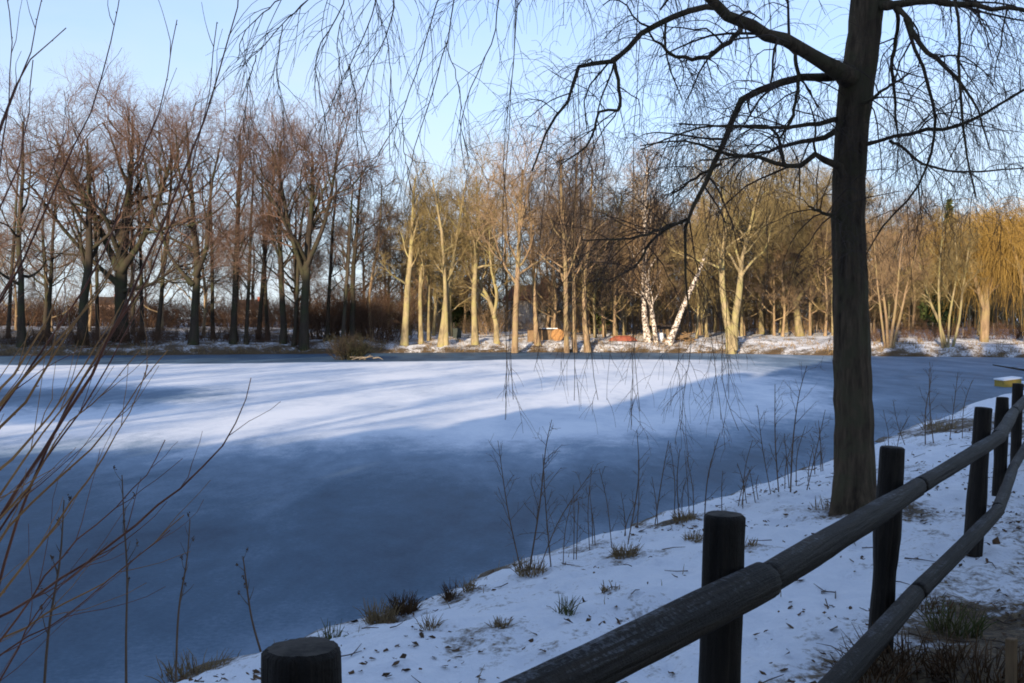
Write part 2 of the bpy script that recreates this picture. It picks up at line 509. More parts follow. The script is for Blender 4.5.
def upright(H, n1=18, n2=6, n3=5, n4=4, t0=.35, a1=38, L1=.22):
    return [dict(n=n1, t0=t0, t1=.98, L=L1 * H, ang=a1, P=6, up=.35, wander=.16, ratio=.42, rend=.3, rmin=.022, ltaper=.55),
            dict(n=n2, t0=.2, t1=1, L=.11 * H, ang=40, P=4, up=.22, wander=.2, ratio=.5, rend=.4, rmin=.014, ltaper=.4),
            dict(n=n3, t0=.15, t1=1, L=.06 * H, ang=40, P=3, up=.18, wander=.2, ratio=.55, rend=.5, rmin=.0095, ltaper=.3),
            dict(n=n4, t0=.2, t1=1, L=.038 * H, ang=38, P=3, up=.15, wander=.2, ratio=.6, rend=.5, rmin=.006, ltaper=.2)]


def far_tree(px, d, top, rows, tm, cm, kind, label, name='bare_tree', group=None, extra=(), depth=.6, **kw):
    """rows: trunk rows in photo pixels; the base is dropped onto the ground"""
    x = (px - 512) / F * d
    base = np.array([x, d, gz(x, d) - .05])
    py0 = 320 + (EYE[2] - base[2]) / d * F
    st = [stem_px(base, [(px, py0, rows[0][2])] + list(rows[1:]), d, depth)]
    for e in extra: st.append(stem_px(base, list(e), d, -depth))
    H = (320 - top) / F * d + EYE[2] - base[2]
    sp = kind(H, **kw)
    return make_tree(name, st, M[tm], M[cm], sp, label, group, base)


LG = 'bare trees along the far bank'
# left bank: shaded trunks, reddish crowns
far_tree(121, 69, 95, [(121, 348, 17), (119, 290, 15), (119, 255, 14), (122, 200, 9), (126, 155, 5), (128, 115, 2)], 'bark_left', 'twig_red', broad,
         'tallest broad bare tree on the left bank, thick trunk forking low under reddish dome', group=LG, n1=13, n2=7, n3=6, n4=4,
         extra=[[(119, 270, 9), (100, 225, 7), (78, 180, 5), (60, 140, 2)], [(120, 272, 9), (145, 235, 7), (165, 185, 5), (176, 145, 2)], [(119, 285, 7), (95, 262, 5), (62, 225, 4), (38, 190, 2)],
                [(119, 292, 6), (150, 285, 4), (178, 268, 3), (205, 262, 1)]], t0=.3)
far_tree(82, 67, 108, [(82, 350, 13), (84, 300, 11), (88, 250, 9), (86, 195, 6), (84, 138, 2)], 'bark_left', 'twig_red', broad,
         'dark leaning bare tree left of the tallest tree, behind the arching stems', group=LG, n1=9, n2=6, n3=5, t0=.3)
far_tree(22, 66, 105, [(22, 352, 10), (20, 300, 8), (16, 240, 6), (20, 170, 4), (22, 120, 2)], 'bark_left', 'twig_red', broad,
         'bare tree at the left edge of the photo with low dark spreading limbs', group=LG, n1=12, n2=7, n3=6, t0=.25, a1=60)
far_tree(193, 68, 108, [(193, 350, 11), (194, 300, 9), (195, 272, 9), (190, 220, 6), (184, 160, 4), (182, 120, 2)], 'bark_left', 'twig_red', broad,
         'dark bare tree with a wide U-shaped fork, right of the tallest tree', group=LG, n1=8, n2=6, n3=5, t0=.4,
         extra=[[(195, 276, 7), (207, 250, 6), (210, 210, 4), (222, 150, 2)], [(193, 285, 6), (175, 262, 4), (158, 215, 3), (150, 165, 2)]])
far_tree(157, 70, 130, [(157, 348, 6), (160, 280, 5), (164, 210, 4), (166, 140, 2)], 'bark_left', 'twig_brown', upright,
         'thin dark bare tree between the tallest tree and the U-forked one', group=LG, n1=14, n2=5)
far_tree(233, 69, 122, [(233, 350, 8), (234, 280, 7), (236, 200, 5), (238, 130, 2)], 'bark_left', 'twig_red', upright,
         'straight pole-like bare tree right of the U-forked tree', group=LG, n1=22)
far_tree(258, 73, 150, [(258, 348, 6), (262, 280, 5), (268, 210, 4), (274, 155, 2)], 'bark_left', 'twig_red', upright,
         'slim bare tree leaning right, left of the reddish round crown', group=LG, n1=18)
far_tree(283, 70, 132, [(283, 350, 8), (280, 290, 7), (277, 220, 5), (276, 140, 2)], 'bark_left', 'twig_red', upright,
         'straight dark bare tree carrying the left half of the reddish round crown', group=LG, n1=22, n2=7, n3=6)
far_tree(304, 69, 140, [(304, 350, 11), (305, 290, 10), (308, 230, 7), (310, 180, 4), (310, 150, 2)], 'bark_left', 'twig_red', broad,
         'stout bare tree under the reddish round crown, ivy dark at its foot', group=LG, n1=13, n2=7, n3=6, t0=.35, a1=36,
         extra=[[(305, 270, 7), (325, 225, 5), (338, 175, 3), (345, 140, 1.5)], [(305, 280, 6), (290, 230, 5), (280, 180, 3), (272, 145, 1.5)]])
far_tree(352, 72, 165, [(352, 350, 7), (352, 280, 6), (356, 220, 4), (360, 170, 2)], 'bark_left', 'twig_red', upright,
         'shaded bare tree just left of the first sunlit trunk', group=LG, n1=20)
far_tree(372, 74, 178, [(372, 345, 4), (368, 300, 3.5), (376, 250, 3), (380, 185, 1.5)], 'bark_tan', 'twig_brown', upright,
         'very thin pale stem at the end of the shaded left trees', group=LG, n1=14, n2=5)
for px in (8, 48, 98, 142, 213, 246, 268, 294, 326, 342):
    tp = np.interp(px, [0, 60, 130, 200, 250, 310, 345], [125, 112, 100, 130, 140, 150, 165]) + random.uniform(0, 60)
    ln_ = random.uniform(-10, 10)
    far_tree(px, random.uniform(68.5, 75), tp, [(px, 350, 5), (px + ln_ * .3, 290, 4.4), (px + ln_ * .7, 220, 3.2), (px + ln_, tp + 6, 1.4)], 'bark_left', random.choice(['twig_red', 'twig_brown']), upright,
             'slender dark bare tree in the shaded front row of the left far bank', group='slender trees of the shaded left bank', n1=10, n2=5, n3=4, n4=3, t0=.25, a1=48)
# centre: sunlit trunks
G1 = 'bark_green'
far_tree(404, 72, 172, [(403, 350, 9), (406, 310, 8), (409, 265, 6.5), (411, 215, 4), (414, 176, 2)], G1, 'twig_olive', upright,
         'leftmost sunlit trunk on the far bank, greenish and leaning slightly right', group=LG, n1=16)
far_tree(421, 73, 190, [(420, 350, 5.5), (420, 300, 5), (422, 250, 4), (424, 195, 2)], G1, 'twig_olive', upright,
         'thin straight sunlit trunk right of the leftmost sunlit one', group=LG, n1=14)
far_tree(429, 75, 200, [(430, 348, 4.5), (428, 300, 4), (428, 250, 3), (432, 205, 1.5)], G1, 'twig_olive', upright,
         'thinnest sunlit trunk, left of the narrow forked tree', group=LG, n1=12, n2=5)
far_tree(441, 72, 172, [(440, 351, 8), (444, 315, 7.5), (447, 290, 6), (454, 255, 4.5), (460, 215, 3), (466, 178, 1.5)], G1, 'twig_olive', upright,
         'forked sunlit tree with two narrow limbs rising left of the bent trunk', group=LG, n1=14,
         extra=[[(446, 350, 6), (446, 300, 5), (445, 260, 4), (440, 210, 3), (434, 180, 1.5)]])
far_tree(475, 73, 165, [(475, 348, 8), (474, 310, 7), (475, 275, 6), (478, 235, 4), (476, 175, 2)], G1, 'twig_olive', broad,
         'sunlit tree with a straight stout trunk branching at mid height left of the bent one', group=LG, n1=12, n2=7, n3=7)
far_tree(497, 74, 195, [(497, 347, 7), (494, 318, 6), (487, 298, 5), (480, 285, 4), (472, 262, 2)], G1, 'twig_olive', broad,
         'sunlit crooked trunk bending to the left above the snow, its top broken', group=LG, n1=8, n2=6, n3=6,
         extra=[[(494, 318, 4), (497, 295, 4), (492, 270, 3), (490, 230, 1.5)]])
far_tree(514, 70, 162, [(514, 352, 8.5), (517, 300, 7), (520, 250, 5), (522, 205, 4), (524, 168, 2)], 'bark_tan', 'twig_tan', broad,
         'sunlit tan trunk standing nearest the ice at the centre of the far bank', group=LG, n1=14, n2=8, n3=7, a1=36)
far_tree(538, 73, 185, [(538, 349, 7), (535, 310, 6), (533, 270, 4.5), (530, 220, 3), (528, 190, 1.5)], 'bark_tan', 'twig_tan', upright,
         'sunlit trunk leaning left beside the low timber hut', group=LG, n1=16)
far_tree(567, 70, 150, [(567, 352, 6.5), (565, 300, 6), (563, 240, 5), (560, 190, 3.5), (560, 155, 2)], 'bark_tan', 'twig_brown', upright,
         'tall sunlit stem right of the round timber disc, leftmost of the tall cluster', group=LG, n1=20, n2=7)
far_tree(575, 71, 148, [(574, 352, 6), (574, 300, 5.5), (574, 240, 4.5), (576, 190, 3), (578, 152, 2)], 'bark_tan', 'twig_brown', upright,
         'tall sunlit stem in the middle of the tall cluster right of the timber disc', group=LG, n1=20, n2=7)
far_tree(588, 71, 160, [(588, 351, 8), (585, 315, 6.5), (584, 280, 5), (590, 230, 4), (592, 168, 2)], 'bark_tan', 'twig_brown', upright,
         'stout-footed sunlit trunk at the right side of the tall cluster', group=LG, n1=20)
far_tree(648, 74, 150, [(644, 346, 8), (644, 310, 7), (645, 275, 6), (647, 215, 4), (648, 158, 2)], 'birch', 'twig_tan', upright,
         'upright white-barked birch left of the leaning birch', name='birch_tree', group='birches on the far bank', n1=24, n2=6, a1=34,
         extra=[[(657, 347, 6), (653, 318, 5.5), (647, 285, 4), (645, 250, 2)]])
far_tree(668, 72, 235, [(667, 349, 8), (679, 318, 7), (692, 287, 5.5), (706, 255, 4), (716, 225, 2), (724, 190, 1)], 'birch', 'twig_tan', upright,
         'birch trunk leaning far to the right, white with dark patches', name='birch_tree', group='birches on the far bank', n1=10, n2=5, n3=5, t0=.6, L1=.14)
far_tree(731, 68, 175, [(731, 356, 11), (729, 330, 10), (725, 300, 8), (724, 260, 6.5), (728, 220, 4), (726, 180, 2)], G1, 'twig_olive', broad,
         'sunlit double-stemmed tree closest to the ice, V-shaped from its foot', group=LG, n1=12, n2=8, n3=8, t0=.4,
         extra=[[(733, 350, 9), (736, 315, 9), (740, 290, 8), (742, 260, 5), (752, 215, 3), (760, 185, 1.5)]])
far_tree(800, 80, 168, [(800, 343, 9), (797, 310, 8), (795, 280, 7), (799, 230, 5), (796, 180, 2)], G1, 'twig_olive', broad,
         'sunlit broad olive-crowned tree left of the big near trunk', group=LG, n1=16, n2=9, n3=9, n4=6, t0=.25, a1=55,
         extra=[[(797, 305, 5), (780, 280, 4), (765, 255, 3), (748, 225, 1.5)], [(797, 300, 5), (818, 270, 4), (830, 235, 3), (836, 205, 1.5)]])
far_tree(762, 84, 195, [(762, 340, 6), (762, 290, 5.5), (766, 240, 4), (768, 200, 2)], G1, 'twig_olive', broad,
         'olive bare tree set back between the double-stemmed tree and the broad olive crown', group=LG, n1=14, n2=9, n3=8, n4=6, t0=.3, a1=55)
far_tree(700, 84, 188, [(700, 340, 6), (702, 290, 5.5), (701, 240, 4), (704, 195, 2)], G1, 'twig_olive', broad,
         'olive bare tree set back behind the leaning birch', group=LG, n1=12, n2=8, n3=8, t0=.3, a1=50)
far_tree(615, 82, 190, [(615, 341, 6), (614, 290, 5.5), (618, 240, 4), (622, 195, 2)], G1, 'twig_olive', broad,
         'olive bare tree set back between the tall cluster and the birches', group=LG, n1=12, n2=8, n3=8, t0=.3, a1=50)
# right: coppiced stems, crossing stems
far_tree(888, 65, 225, [(888, 357, 3.5), (887, 320, 3.2), (884, 280, 2.6), (881, 235, 1.2)], 'bark_tan', 'twig_tan', upright,
         'coppiced multi-stemmed tree just right of the big near trunk', name='coppiced_tree', group=LG, n1=10, n2=6, n3=5, t0=.4,
         extra=[[(889, 356, 4), (892, 315, 3.4), (895, 270, 2.6), (898, 225, 1.2)], [(891, 356, 3.6), (898, 318, 3), (904, 285, 2.4), (914, 240, 1.2)], [(886, 356, 3), (880, 318, 2.6), (874, 270, 2), (870, 230, 1)]])
far_tree(947, 64, 222, [(950, 357, 4), (941, 325, 3.6), (932, 300, 3), (922, 262, 2)], G1, 'twig_olive', upright,
         'clump of crossing yellowish stems right of the coppiced tree', name='coppiced_tree', group=LG, n1=10, n2=6, n3=5, t0=.4,
         extra=[[(950, 357, 3.6), (957, 325, 3), (960, 290, 2.4), (966, 240, 1.2)], [(944, 357, 3.4), (938, 320, 3), (936, 270, 2.2), (938, 228, 1.2)], [(948, 357, 3), (948, 318, 2.6), (954, 270, 2), (950, 230, 1)]])


def willow(px, d, top, label, spread):
    x = (px - 512) / F * d
    base = np.array([x, d, gz(x, d) - .05])
    H = (320 - top) / F * d + EYE[2] - base[2]
    stems = [np.array([(0, 0, 0, .32), (.1, 0, H * .3, .25), (.0, .1, H * .55, .18), (.2, 0, H * .8, .08)]),
             np.array([(.1, 0, H * .3, .18), (.9, .3, H * .55, .14), (1.5, .3, H * .8, .05)]),
             np.array([(0, 0, H * .25, .18), (-.9, -.3, H * .5, .14), (-1.7, -.2, H * .78, .05)])]
    root = empty('weeping_willow', base, label, 'tree', 'golden weeping willows')
    tb, cb = MB(), MB()
    L = []
    for q in stems:
        s_ = resample(q, 10); tb.tubes(s_[:, :3], s_[:, 3], 8); L.append(s_)
    par = (np.stack([l[:, :3] for l in L]), np.stack([l[:, 3] for l in L]))
    a = grow(par, 9, .35, 1, H * .26 * spread, 50, 7, up=.15, wander=.15, ratio=.4, rmin=.03)
    tb.tubes(*a, 5)
    b_ = grow(a, 8, .2, 1, H * .15, 45, 5, up=-.15, wander=.2, ratio=.5, rmin=.016)
    cb.tubes(*b_, 3)
    c = grow(b_, 8, .1, 1, H * .42, 70, 8, up=-1.5, wander=.06, ratio=.5, rmin=.010, rend=.6)
    cb.tubes(*c, 3)
    tb.build('trunk', M['bark_tan'], root); cb.build('crown', M['twig_gold'], root)
    return root


willow(984, 68, 205, 'golden weeping willow on the far bank, left of the two willows at the right edge', 1.0)
willow(1030, 66, 195, 'golden weeping willow cut by the right edge of the photo', 1.1)

# background wood, copies of a few prototypes
def pole_proto(name, H, r, tm, cm, kind, label, group, **kw):
    q = np.array([(0, 0, 0, r), (.15, .1, H * .3, r * .85), (-.1, 0, H * .6, r * .6), (.1, .1, H * .95, .02)])
    return make_tree(name, [q], M[tm], M[cm], kind(H, **kw), label, group)


WG = 'bare trees of the wood behind the far bank'
W_L = 'bare woodland tree standing back among the sunlit wood behind the far bank'
protos = [pole_proto('bare_tree', 10, .13, 'bark_tan', 'twig_tan', upright, W_L, WG, n1=20, n2=6, n3=6, n4=3, t0=.2),
          pole_proto('bare_tree', 9, .11, G1, 'twig_olive', upright, W_L, WG, n1=20, n2=6, n3=6, n4=3, t0=.15, a1=50),
          pole_proto('bare_tree', 11, .16, 'bark_left', 'twig_brown', broad, W_L, WG, n1=14, n2=8, n3=7, n4=4, t0=.2),
          pole_proto('bare_tree', 9.5, .12, 'bark_tan', 'twig_brown', broad, W_L, WG, n1=14, n2=8, n3=7, n4=4, t0=.15, a1=55)]
used = set()


def back_tree(px, d, hpx, k, label, group=WG):
    x = (px - 512) / F * d; y = d
    z = gz(x, y) - .06
    H = (320 - hpx) / F * d + EYE[2] - z
    h0 = [10, 9, 11, 9.5][k]
    s_ = H / (h0 * 1.03)
    if k not in used:
        used.add(k); o = protos[k]; o.location = (x, y, z); o.scale = (s_,) * 3; o['label'] = label; o['group'] = group
        o.rotation_euler = (0, 0, random.uniform(0, 6.28))
    else:
        clone(protos[k], (x, y, z), random.uniform(0, 6.28), s_, label, group)


for px in [q for q in range(392, 860, 6) if not 490 < q < 552]:                                     # centre wood
    d = random.uniform(78, 106)
    back_tree(px + random.uniform(-6, 6), d, random.uniform(192, 245), random.choice([0, 1, 1, 3, 3]), W_L)
for px in (493, 506, 547, 553):
    back_tree(px, random.uniform(78, 92), random.uniform(190, 225), random.choice([0, 3]), W_L)
for px in range(588, 860, 10):
    back_tree(px + random.uniform(-5, 5), random.uniform(77, 96), random.uniform(196, 235), random.choice([1, 1, 3]), W_L)
for px in range(862, 1075, 5):                                     # right wood
    d = random.uniform(76, 108)
    back_tree(px + random.uniform(-5, 5), d, random.uniform(205, 240), random.choice([0, 3, 3, 1, 0]), 'bare woodland tree in the brown wood right of the big near trunk', 'bare trees of the brown wood on the right')
for px in range(-30, 390, 80):
    back_tree(px + random.uniform(-8, 8), random.uniform(76, 86), random.uniform(150, 215), random.choice([2, 2, 3]), 'bare tree close behind the front row of the dark left bank', 'bare trees close behind the left front row')
for px in range(-40, 400, 30):                                     # sparse trees behind the left bank
    d = random.uniform(84, 120)
    back_tree(px + random.uniform(-10, 10), d, random.uniform(200, 255), random.choice([2, 2, 3]), 'bare tree in the field behind the dark left bank trees', 'bare trees in the field behind the left bank')


# shrubs / undergrowth
def shrub_proto(name, H, wdt, n, tm, label, cat, group):
    root = empty(name, (0, 0, 0), label, cat, group)
    a = rng.uniform(0, 2 * math.pi, n); rr = rng.random(n) ** .5 * wdt * .45
    P = np.zeros((n, 5, 3)); P[:, 0] = np.stack([rr * np.cos(a), rr * np.sin(a), np.full(n, -.1)], 1)
    d = unit(np.stack([np.cos(a) * .35, np.sin(a) * .35, np.ones(n)], 1) + rng.normal(size=(n, 3)) * .25)
    ln = H * rng.uniform(.5, 1., n) / 4
    for k in range(1, 5):
        P[:, k] = P[:, k - 1] + d * ln[:, None]; d = unit(d + rng.normal(size=(n, 3)) * .2)
    Rr = np.repeat(np.linspace(.022, .007, 5)[None], n, 0)
    sb, tb = MB(), MB()
    sb.tubes(P, Rr, 4)
    c1 = grow((P, Rr), 6, .15, 1, H * .3, 45, 4, up=.1, wander=.25, ratio=.6, rmin=.008)
    c2 = grow(c1, 5, .1, 1, H * .15, 45, 3, up=.1, wander=.25, ratio=.6, rmin=.006)
    tb.tubes(*c1, 3); tb.tubes(*c2, 3)
    sb.build('stem', M[tm], root); tb.build('twigs', M[tm], root)
    return root


SG = 'brown bushes under the far bank trees'
SL = 'leafless brown bush under the shaded trees of the left far bank'
sp = [shrub_proto('bare_shrub', 2.6, 2.4, 34, 'shrub', SL, 'bush', SG), shrub_proto('bare_shrub', 4.5, 3.2, 40, 'shrub', SL, 'bush', SG), shrub_proto('bare_shrub', 4.5, 3.2, 40, 'twig_tan', SL, 'bush', SG), shrub_proto('bare_shrub', 4.6, 3.0, 40, 'twig_olive', SL, 'bush', SG)]
sused = set()


def put_shrub(px, d, s_, k, label, group=SG):
    x = (px - 512) / F * d; z = max(0, gz(x, d) - .03)
    if k not in sused:
        sused.add(k); o = sp[k]; o.location = (x, d, z); o.scale = (s_,) * 3; o['label'] = label; o['group'] = group; return o
    return clone(sp[k], (x, d, z), random.uniform(0, 6), s_, label, group)


for px in range(-20, 320, 11):
    put_shrub(px + random.uniform(-6, 6), 66.5 + random.uniform(0, 3) + (3 if px > 150 else 0), random.uniform(.35, .85), 0, SL)
for px in range(315, 402, 11):
    put_shrub(px + random.uniform(-3, 3), random.uniform(73, 77), random.uniform(.9, 1.25), 1, 'tall dense brown thicket bush left of the first sunlit trunks', 'tall bushes of the dense thicket')
for px in range(-40, 400, 10):
    put_shrub(px + random.uniform(-5, 5), random.uniform(100, 112), random.uniform(1.3, 1.75), 0, 'brown hedge bush at the back of the snowy field on the left', 'bushes of the hedge across the field')
for px in [q for q in range(392, 1050, 9) if not 503 < q < 552]:
    put_shrub(px + random.uniform(-5, 5), random.uniform(92, 108), random.uniform(.75, 1.25) * (1.5 if px > 850 else 1), random.choice([2, 3, 3]), 'tall brown thicket bush at the back of the wood behind the far bank', 'thicket bushes at the back of the wood')
for px in range(440, 860, 16):
    put_shrub(px + random.uniform(-6, 6), random.uniform(84, 96) if 490 < px < 560 else random.uniform(82, 96), random.uniform(.30, .48) if 490 < px < 560 else random.uniform(.4, .8), 2, 'low brown bush among the trees of the sunlit wood', 'bushes in the sunlit wood')
for px in range(868, 1050, 14):
    put_shrub(px + random.uniform(-5, 5), random.uniform(68, 74), random.uniform(.35, .7), 0, 'low brown bush on the snowy bank beneath the brown wood on the right', 'bushes beneath the brown wood')
o = shrub_proto('bare_shrub', 1.75, 1.7, 90, 'bark_left', 'round brown brushwood clump standing out on the ice before the left bank', 'bush', None)
o.location = ((350 - 512) / F * 58, 58, 0)

# conifer far right of the trunk, dark evergreens in the wood
def conifer(loc, H, wr, label, mat, group=None, name='conifer_tree', n=1500, z0=.12, size=.3, shape=1.0, layered=True):
    root = empty(name, loc, label, 'tree', group)
    tb = MB(); tb.tubes(np.array([(0, 0, -.2), (0, 0, H * .5), (0, 0, H * .97)]), np.array([H * .016, H * .01, .02]), 8)
    tb.build('trunk', M['bark_left'], root)
    t = rng.random(n) ** .8
    if layered: t = np.round(t * 16) / 16 + rng.normal(size=n) * .012
    t = np.clip(t, 0, 1)
    z = H * (z0 + (1 - z0) * t)
    rad = wr * (1 - t) ** shape * (rng.random(n) ** .45) + .05
    a = rng.uniform(0, 2 * math.pi, n)
    c = np.stack([rad * np.cos(a), rad * np.sin(a), z - rad * .25], 1)
    out = np.stack([np.cos(a), np.sin(a), np.full(n, -.2)], 1) + rng.normal(size=(n, 3)) * .35
    u = unit(out) * size * rng.uniform(.6, 1.3, n)[:, None]
    w = unit(np.cross(u, rng.normal(size=(n, 3)))) * size * .45
    fb_ = MB(); fb_.quads(c, u, w)
    fb_.build('crown', M[mat], root, smooth=False)
    return root


def round_evergreen(loc, crown, label, mat='evergreen', name='evergreen_tree', group=None, n=2200, size=.3, trunk_r=.15):
    """crown: list of (cx,cy,cz,rx,ry,rz) local clumps"""
    root = empty(name, loc, label, 'tree', group)
    tb = MB()
    top = np.array(crown[0][:3])
    s_ = resample(np.array([(0, 0, -.2, trunk_r), (*(top * .5), trunk_r * .8), (*top, trunk_r * .4)]), 8)
    tb.tubes(s_[:, :3], s_[:, 3], 8)
    for c in crown[1:]:
        tb.tubes(np.array([top * .6, np.array(c[:3])]), np.array([trunk_r * .4, trunk_r * .15]), 6)
    tb.build('trunk', M['bark_left'], root)
    fb_ = MB(); per = n // len(crown)
    for c in crown:
        d = unit(rng.normal(size=(per, 3))) * (rng.random(per) ** .4)[:, None]
        p = np.array(c[:3]) + d * np.array(c[3:])
        u = unit(rng.normal(size=(per, 3))); w = unit(np.cross(u, rng.normal(size=(per, 3))))
        fb_.quads(p, u * size * rng.uniform(.6, 1.3, per)[:, None], w * size * .6)
    fb_.build('crown', M[mat], root, smooth=False)
    return root


p = at(948, 345, 98); z = gz(p[0], 98)
conifer((p[0], 98, z), (320 - 206) * .098 + 1.2, 1.9, 'dark green conifer poking above the brown wood on the right', 'conifer_far', n=900, size=.34)
for px, d, w, lab in ((596, 88, 1.9, 'dark evergreen bush in the wood right of the tall cluster'), (455, 92, 1.4, 'dark evergreen bush behind the forked sunlit tree'),
                      (935, 80, 1.2, 'dark evergreen bush behind the crossing yellowish stems')):
    x = (px - 512) / F * d
    round_evergreen((x, d, gz(x, d)), [(0, 0, 1.9 * w, w, w, 1.5 * w), (.5, 0, 1.2 * w, w * .8, w, w)], lab, 'conifer_far', 'evergreen_bush', n=1100, size=.22, trunk_r=.08)

# ------------------------------------------------------------------ trees behind the viewpoint (their shade lies over the near bank and the ice)
TE = math.tan(R(13)); A20 = R(20)


def ua(u, a): return np.array([u * math.cos(A20) + a * math.sin(A20), -u * math.sin(A20) + a * math.cos(A20)])


BG = 'evergreens behind the viewpoint'
k = 0
for u, v, wr, a in ((-14.6, 2.9, 1.6, -14), (-12.6, 3.2, 1.7, -13.2), (-10.6, 3.6, 1.7, -14.2), (-8.9, 4.6, 1.4, -13.6), (-7.4, 5.9, 1.3, -14.4)):
    x, y = ua(u, a); h = v - TE * a
    round_evergreen((x, y, .75), [(0, 0, h - 2.0, wr, wr, 1.25), (.2, .1, h * .5 - .2, wr * 1.1, wr, h * .4), (-.3, 0, h * .25, wr, wr, h * .25)],
                    'rounded evergreen in the low row behind the viewpoint', group=BG, n=1900, size=.28)
for u, v, wr, a in ((-5.4, 9.4, 1.5, -15), (-3.4, 11.2, 1.5, -14), (-2.3, 12.6, 1.6, -16.5), (-.6, 14.6, 1.9, -19), (-.9, 15.6, 2.4, -16), (1.8, 17.2, 2.5, -14.5), (4.6, 16.6, 2.5, -16), (7.4, 17.2, 2.6, -15), (10.4, 17.0, 2.6, -16), (13.5, 17.4, 2.7, -15), (16.5, 16.4, 2.7, -16)):
    x, y = ua(u, a); h = v - TE * a
    conifer((x, y, .75), h, wr * 1.25, 'tall dense conifer in the dark row behind the viewpoint', 'evergreen', BG, n=6500, z0=.02, size=.36, shape=.42, layered=False)
for u, v, wr, hr, a in ((-19.6, 4.6, 2.1, .5, -12), (-23.5, 5.4, 3.0, 1.1, -13), (-29, 5.9, 3.6, 1.3, -12), (-35, 6.2, 3.6, 1.2, -13)):
    x, y = ua(u, a); zc = v - TE * a - .75
    round_evergreen((x, y, .75), [(0, 0, zc, wr, wr, hr), (wr * .5, 0, zc - hr * .2, wr * .8, wr, hr * .8)], 'spreading evergreen on the left bank outside the picture', group=BG, n=2200, size=.26)
for u in np.arange(-60, -33.2, 2.6):
    a = -20 + random.uniform(-2, 2); x, y = ua(u, a)
    vc = 15.0 + random.uniform(-.8, .8); zc = vc - TE * a - .75
    round_evergreen((x, y, .75), [(0, 0, zc, 2.0, 2.0, 3.6), (.7, .2, zc + 1, 1.5, 1.5, 2.2), (-.7, -.2, zc - 1.7, 1.6, 1.6, 1.8)], 'tall pine with a high crown left behind the viewpoint', name='pine_tree', group=BG, n=3000, size=.4, trunk_r=.22)

for u, a, s_ in ((-30, -17, .95), (-25.5, -14, 1.0), (-20.5, -17, .9), (-16, -15, .85), (-11.5, -17, .85)):
    x, y = ua(u, a)
    clone(protos[0 if u > -20 else 3], (x, y, .7), random.uniform(0, 6), s_ * 1.45, 'bare tree in the row behind the viewpoint', 'bare trees behind the viewpoint')

# ------------------------------------------------------------------ the near weeping tree
tx, ty = at(855, 508, 9.0)[:2]
tbase = np.array([tx, ty, gz(tx, ty) - .04])
near = empty('weeping_tree', tbase, 'big dark weeping tree standing on the snowy bank beyond the fence', 'tree')


def npx(px, py, d): return at(px, py, d) - tbase


def limb(rows, d0, d1, k=14, jit=.5):
    n = len(rows)
    q = []
    for i, (px, py, w) in enumerate(rows):
        d = d0 + (d1 - d0) * i / (n - 1)
        q.append([*npx(px, py, d), max(.5 * w * d / F, .003)])
    s_ = resample(np.array(q), k)
    s_[1:-1, :3] += rng.normal(size=(k - 2, 3)) * s_[1:-1, 3:4] * jit
    return s_


tb = MB()
TK = [(855, 524, 58), (855, 502, 51), (854, 470, 46), (854, 420, 44), (852, 350, 42), (850, 280, 39), (849, 200, 37), (851, 140, 37), (856, 90, 39), (863, 40, 37), (868, -5, 36), (876, -90, 30), (888, -220, 24), (894, -380, 15), (890, -560, 6)]
trunk = limb([(a_, b_, c_ * .89) for a_, b_, c_ in TK], 9.0, 9.4, 90, .03)
# bark relief
S = 72
P_ = trunk[:, :3]; T_ = unit(np.gradient(P_, axis=0))
n1 = unit(np.cross(T_, [0, 1, 0])); n2 = np.cross(T_, n1)
an = np.arange(S) * 2 * math.pi / S
kk = np.arange(len(P_))
ca, sa = np.cos(an)[None] * 2.2, np.sin(an)[None] * 2.2
kz = kk[:, None] * .09
rid = vnoise(ca * 3 + 40 + .3 * kz, sa * 3 + 40 + kz, 1.6, 51) + .6 * vnoise(ca * 3 + 60, sa * 3 + kz * 1.7 + 60, 3.4, 52)
rel = .96 + .10 * (rid - .8) + .05 * (vnoise(ca + 30, sa + kz * 2 + 30, .8, 53) - .5)
root_ = np.maximum(0, np.sin(an[None] * 3 + 1)) ** 1.5 + .6 * np.maximum(0, np.sin(an[None] * 2 + 4)) ** 2
rel = rel + np.exp(-kk[:, None] / 2.2) * .24 * root_
V = P_[:, None] + (trunk[:, 3:4] * rel)[..., None] * (n1[:, None] * np.cos(an)[None, :, None] + n2[:, None] * np.sin(an)[None, :, None])
ii = np.arange(len(P_) * S).reshape(len(P_), S)
tb.add(V.reshape(-1, 3), np.stack([ii[:-1], np.roll(ii[:-1], -1, 1), np.roll(ii[1:], -1, 1), ii[1:]], -1).reshape(-1, 4))
tb.build('trunk', M['bark_near'], near)

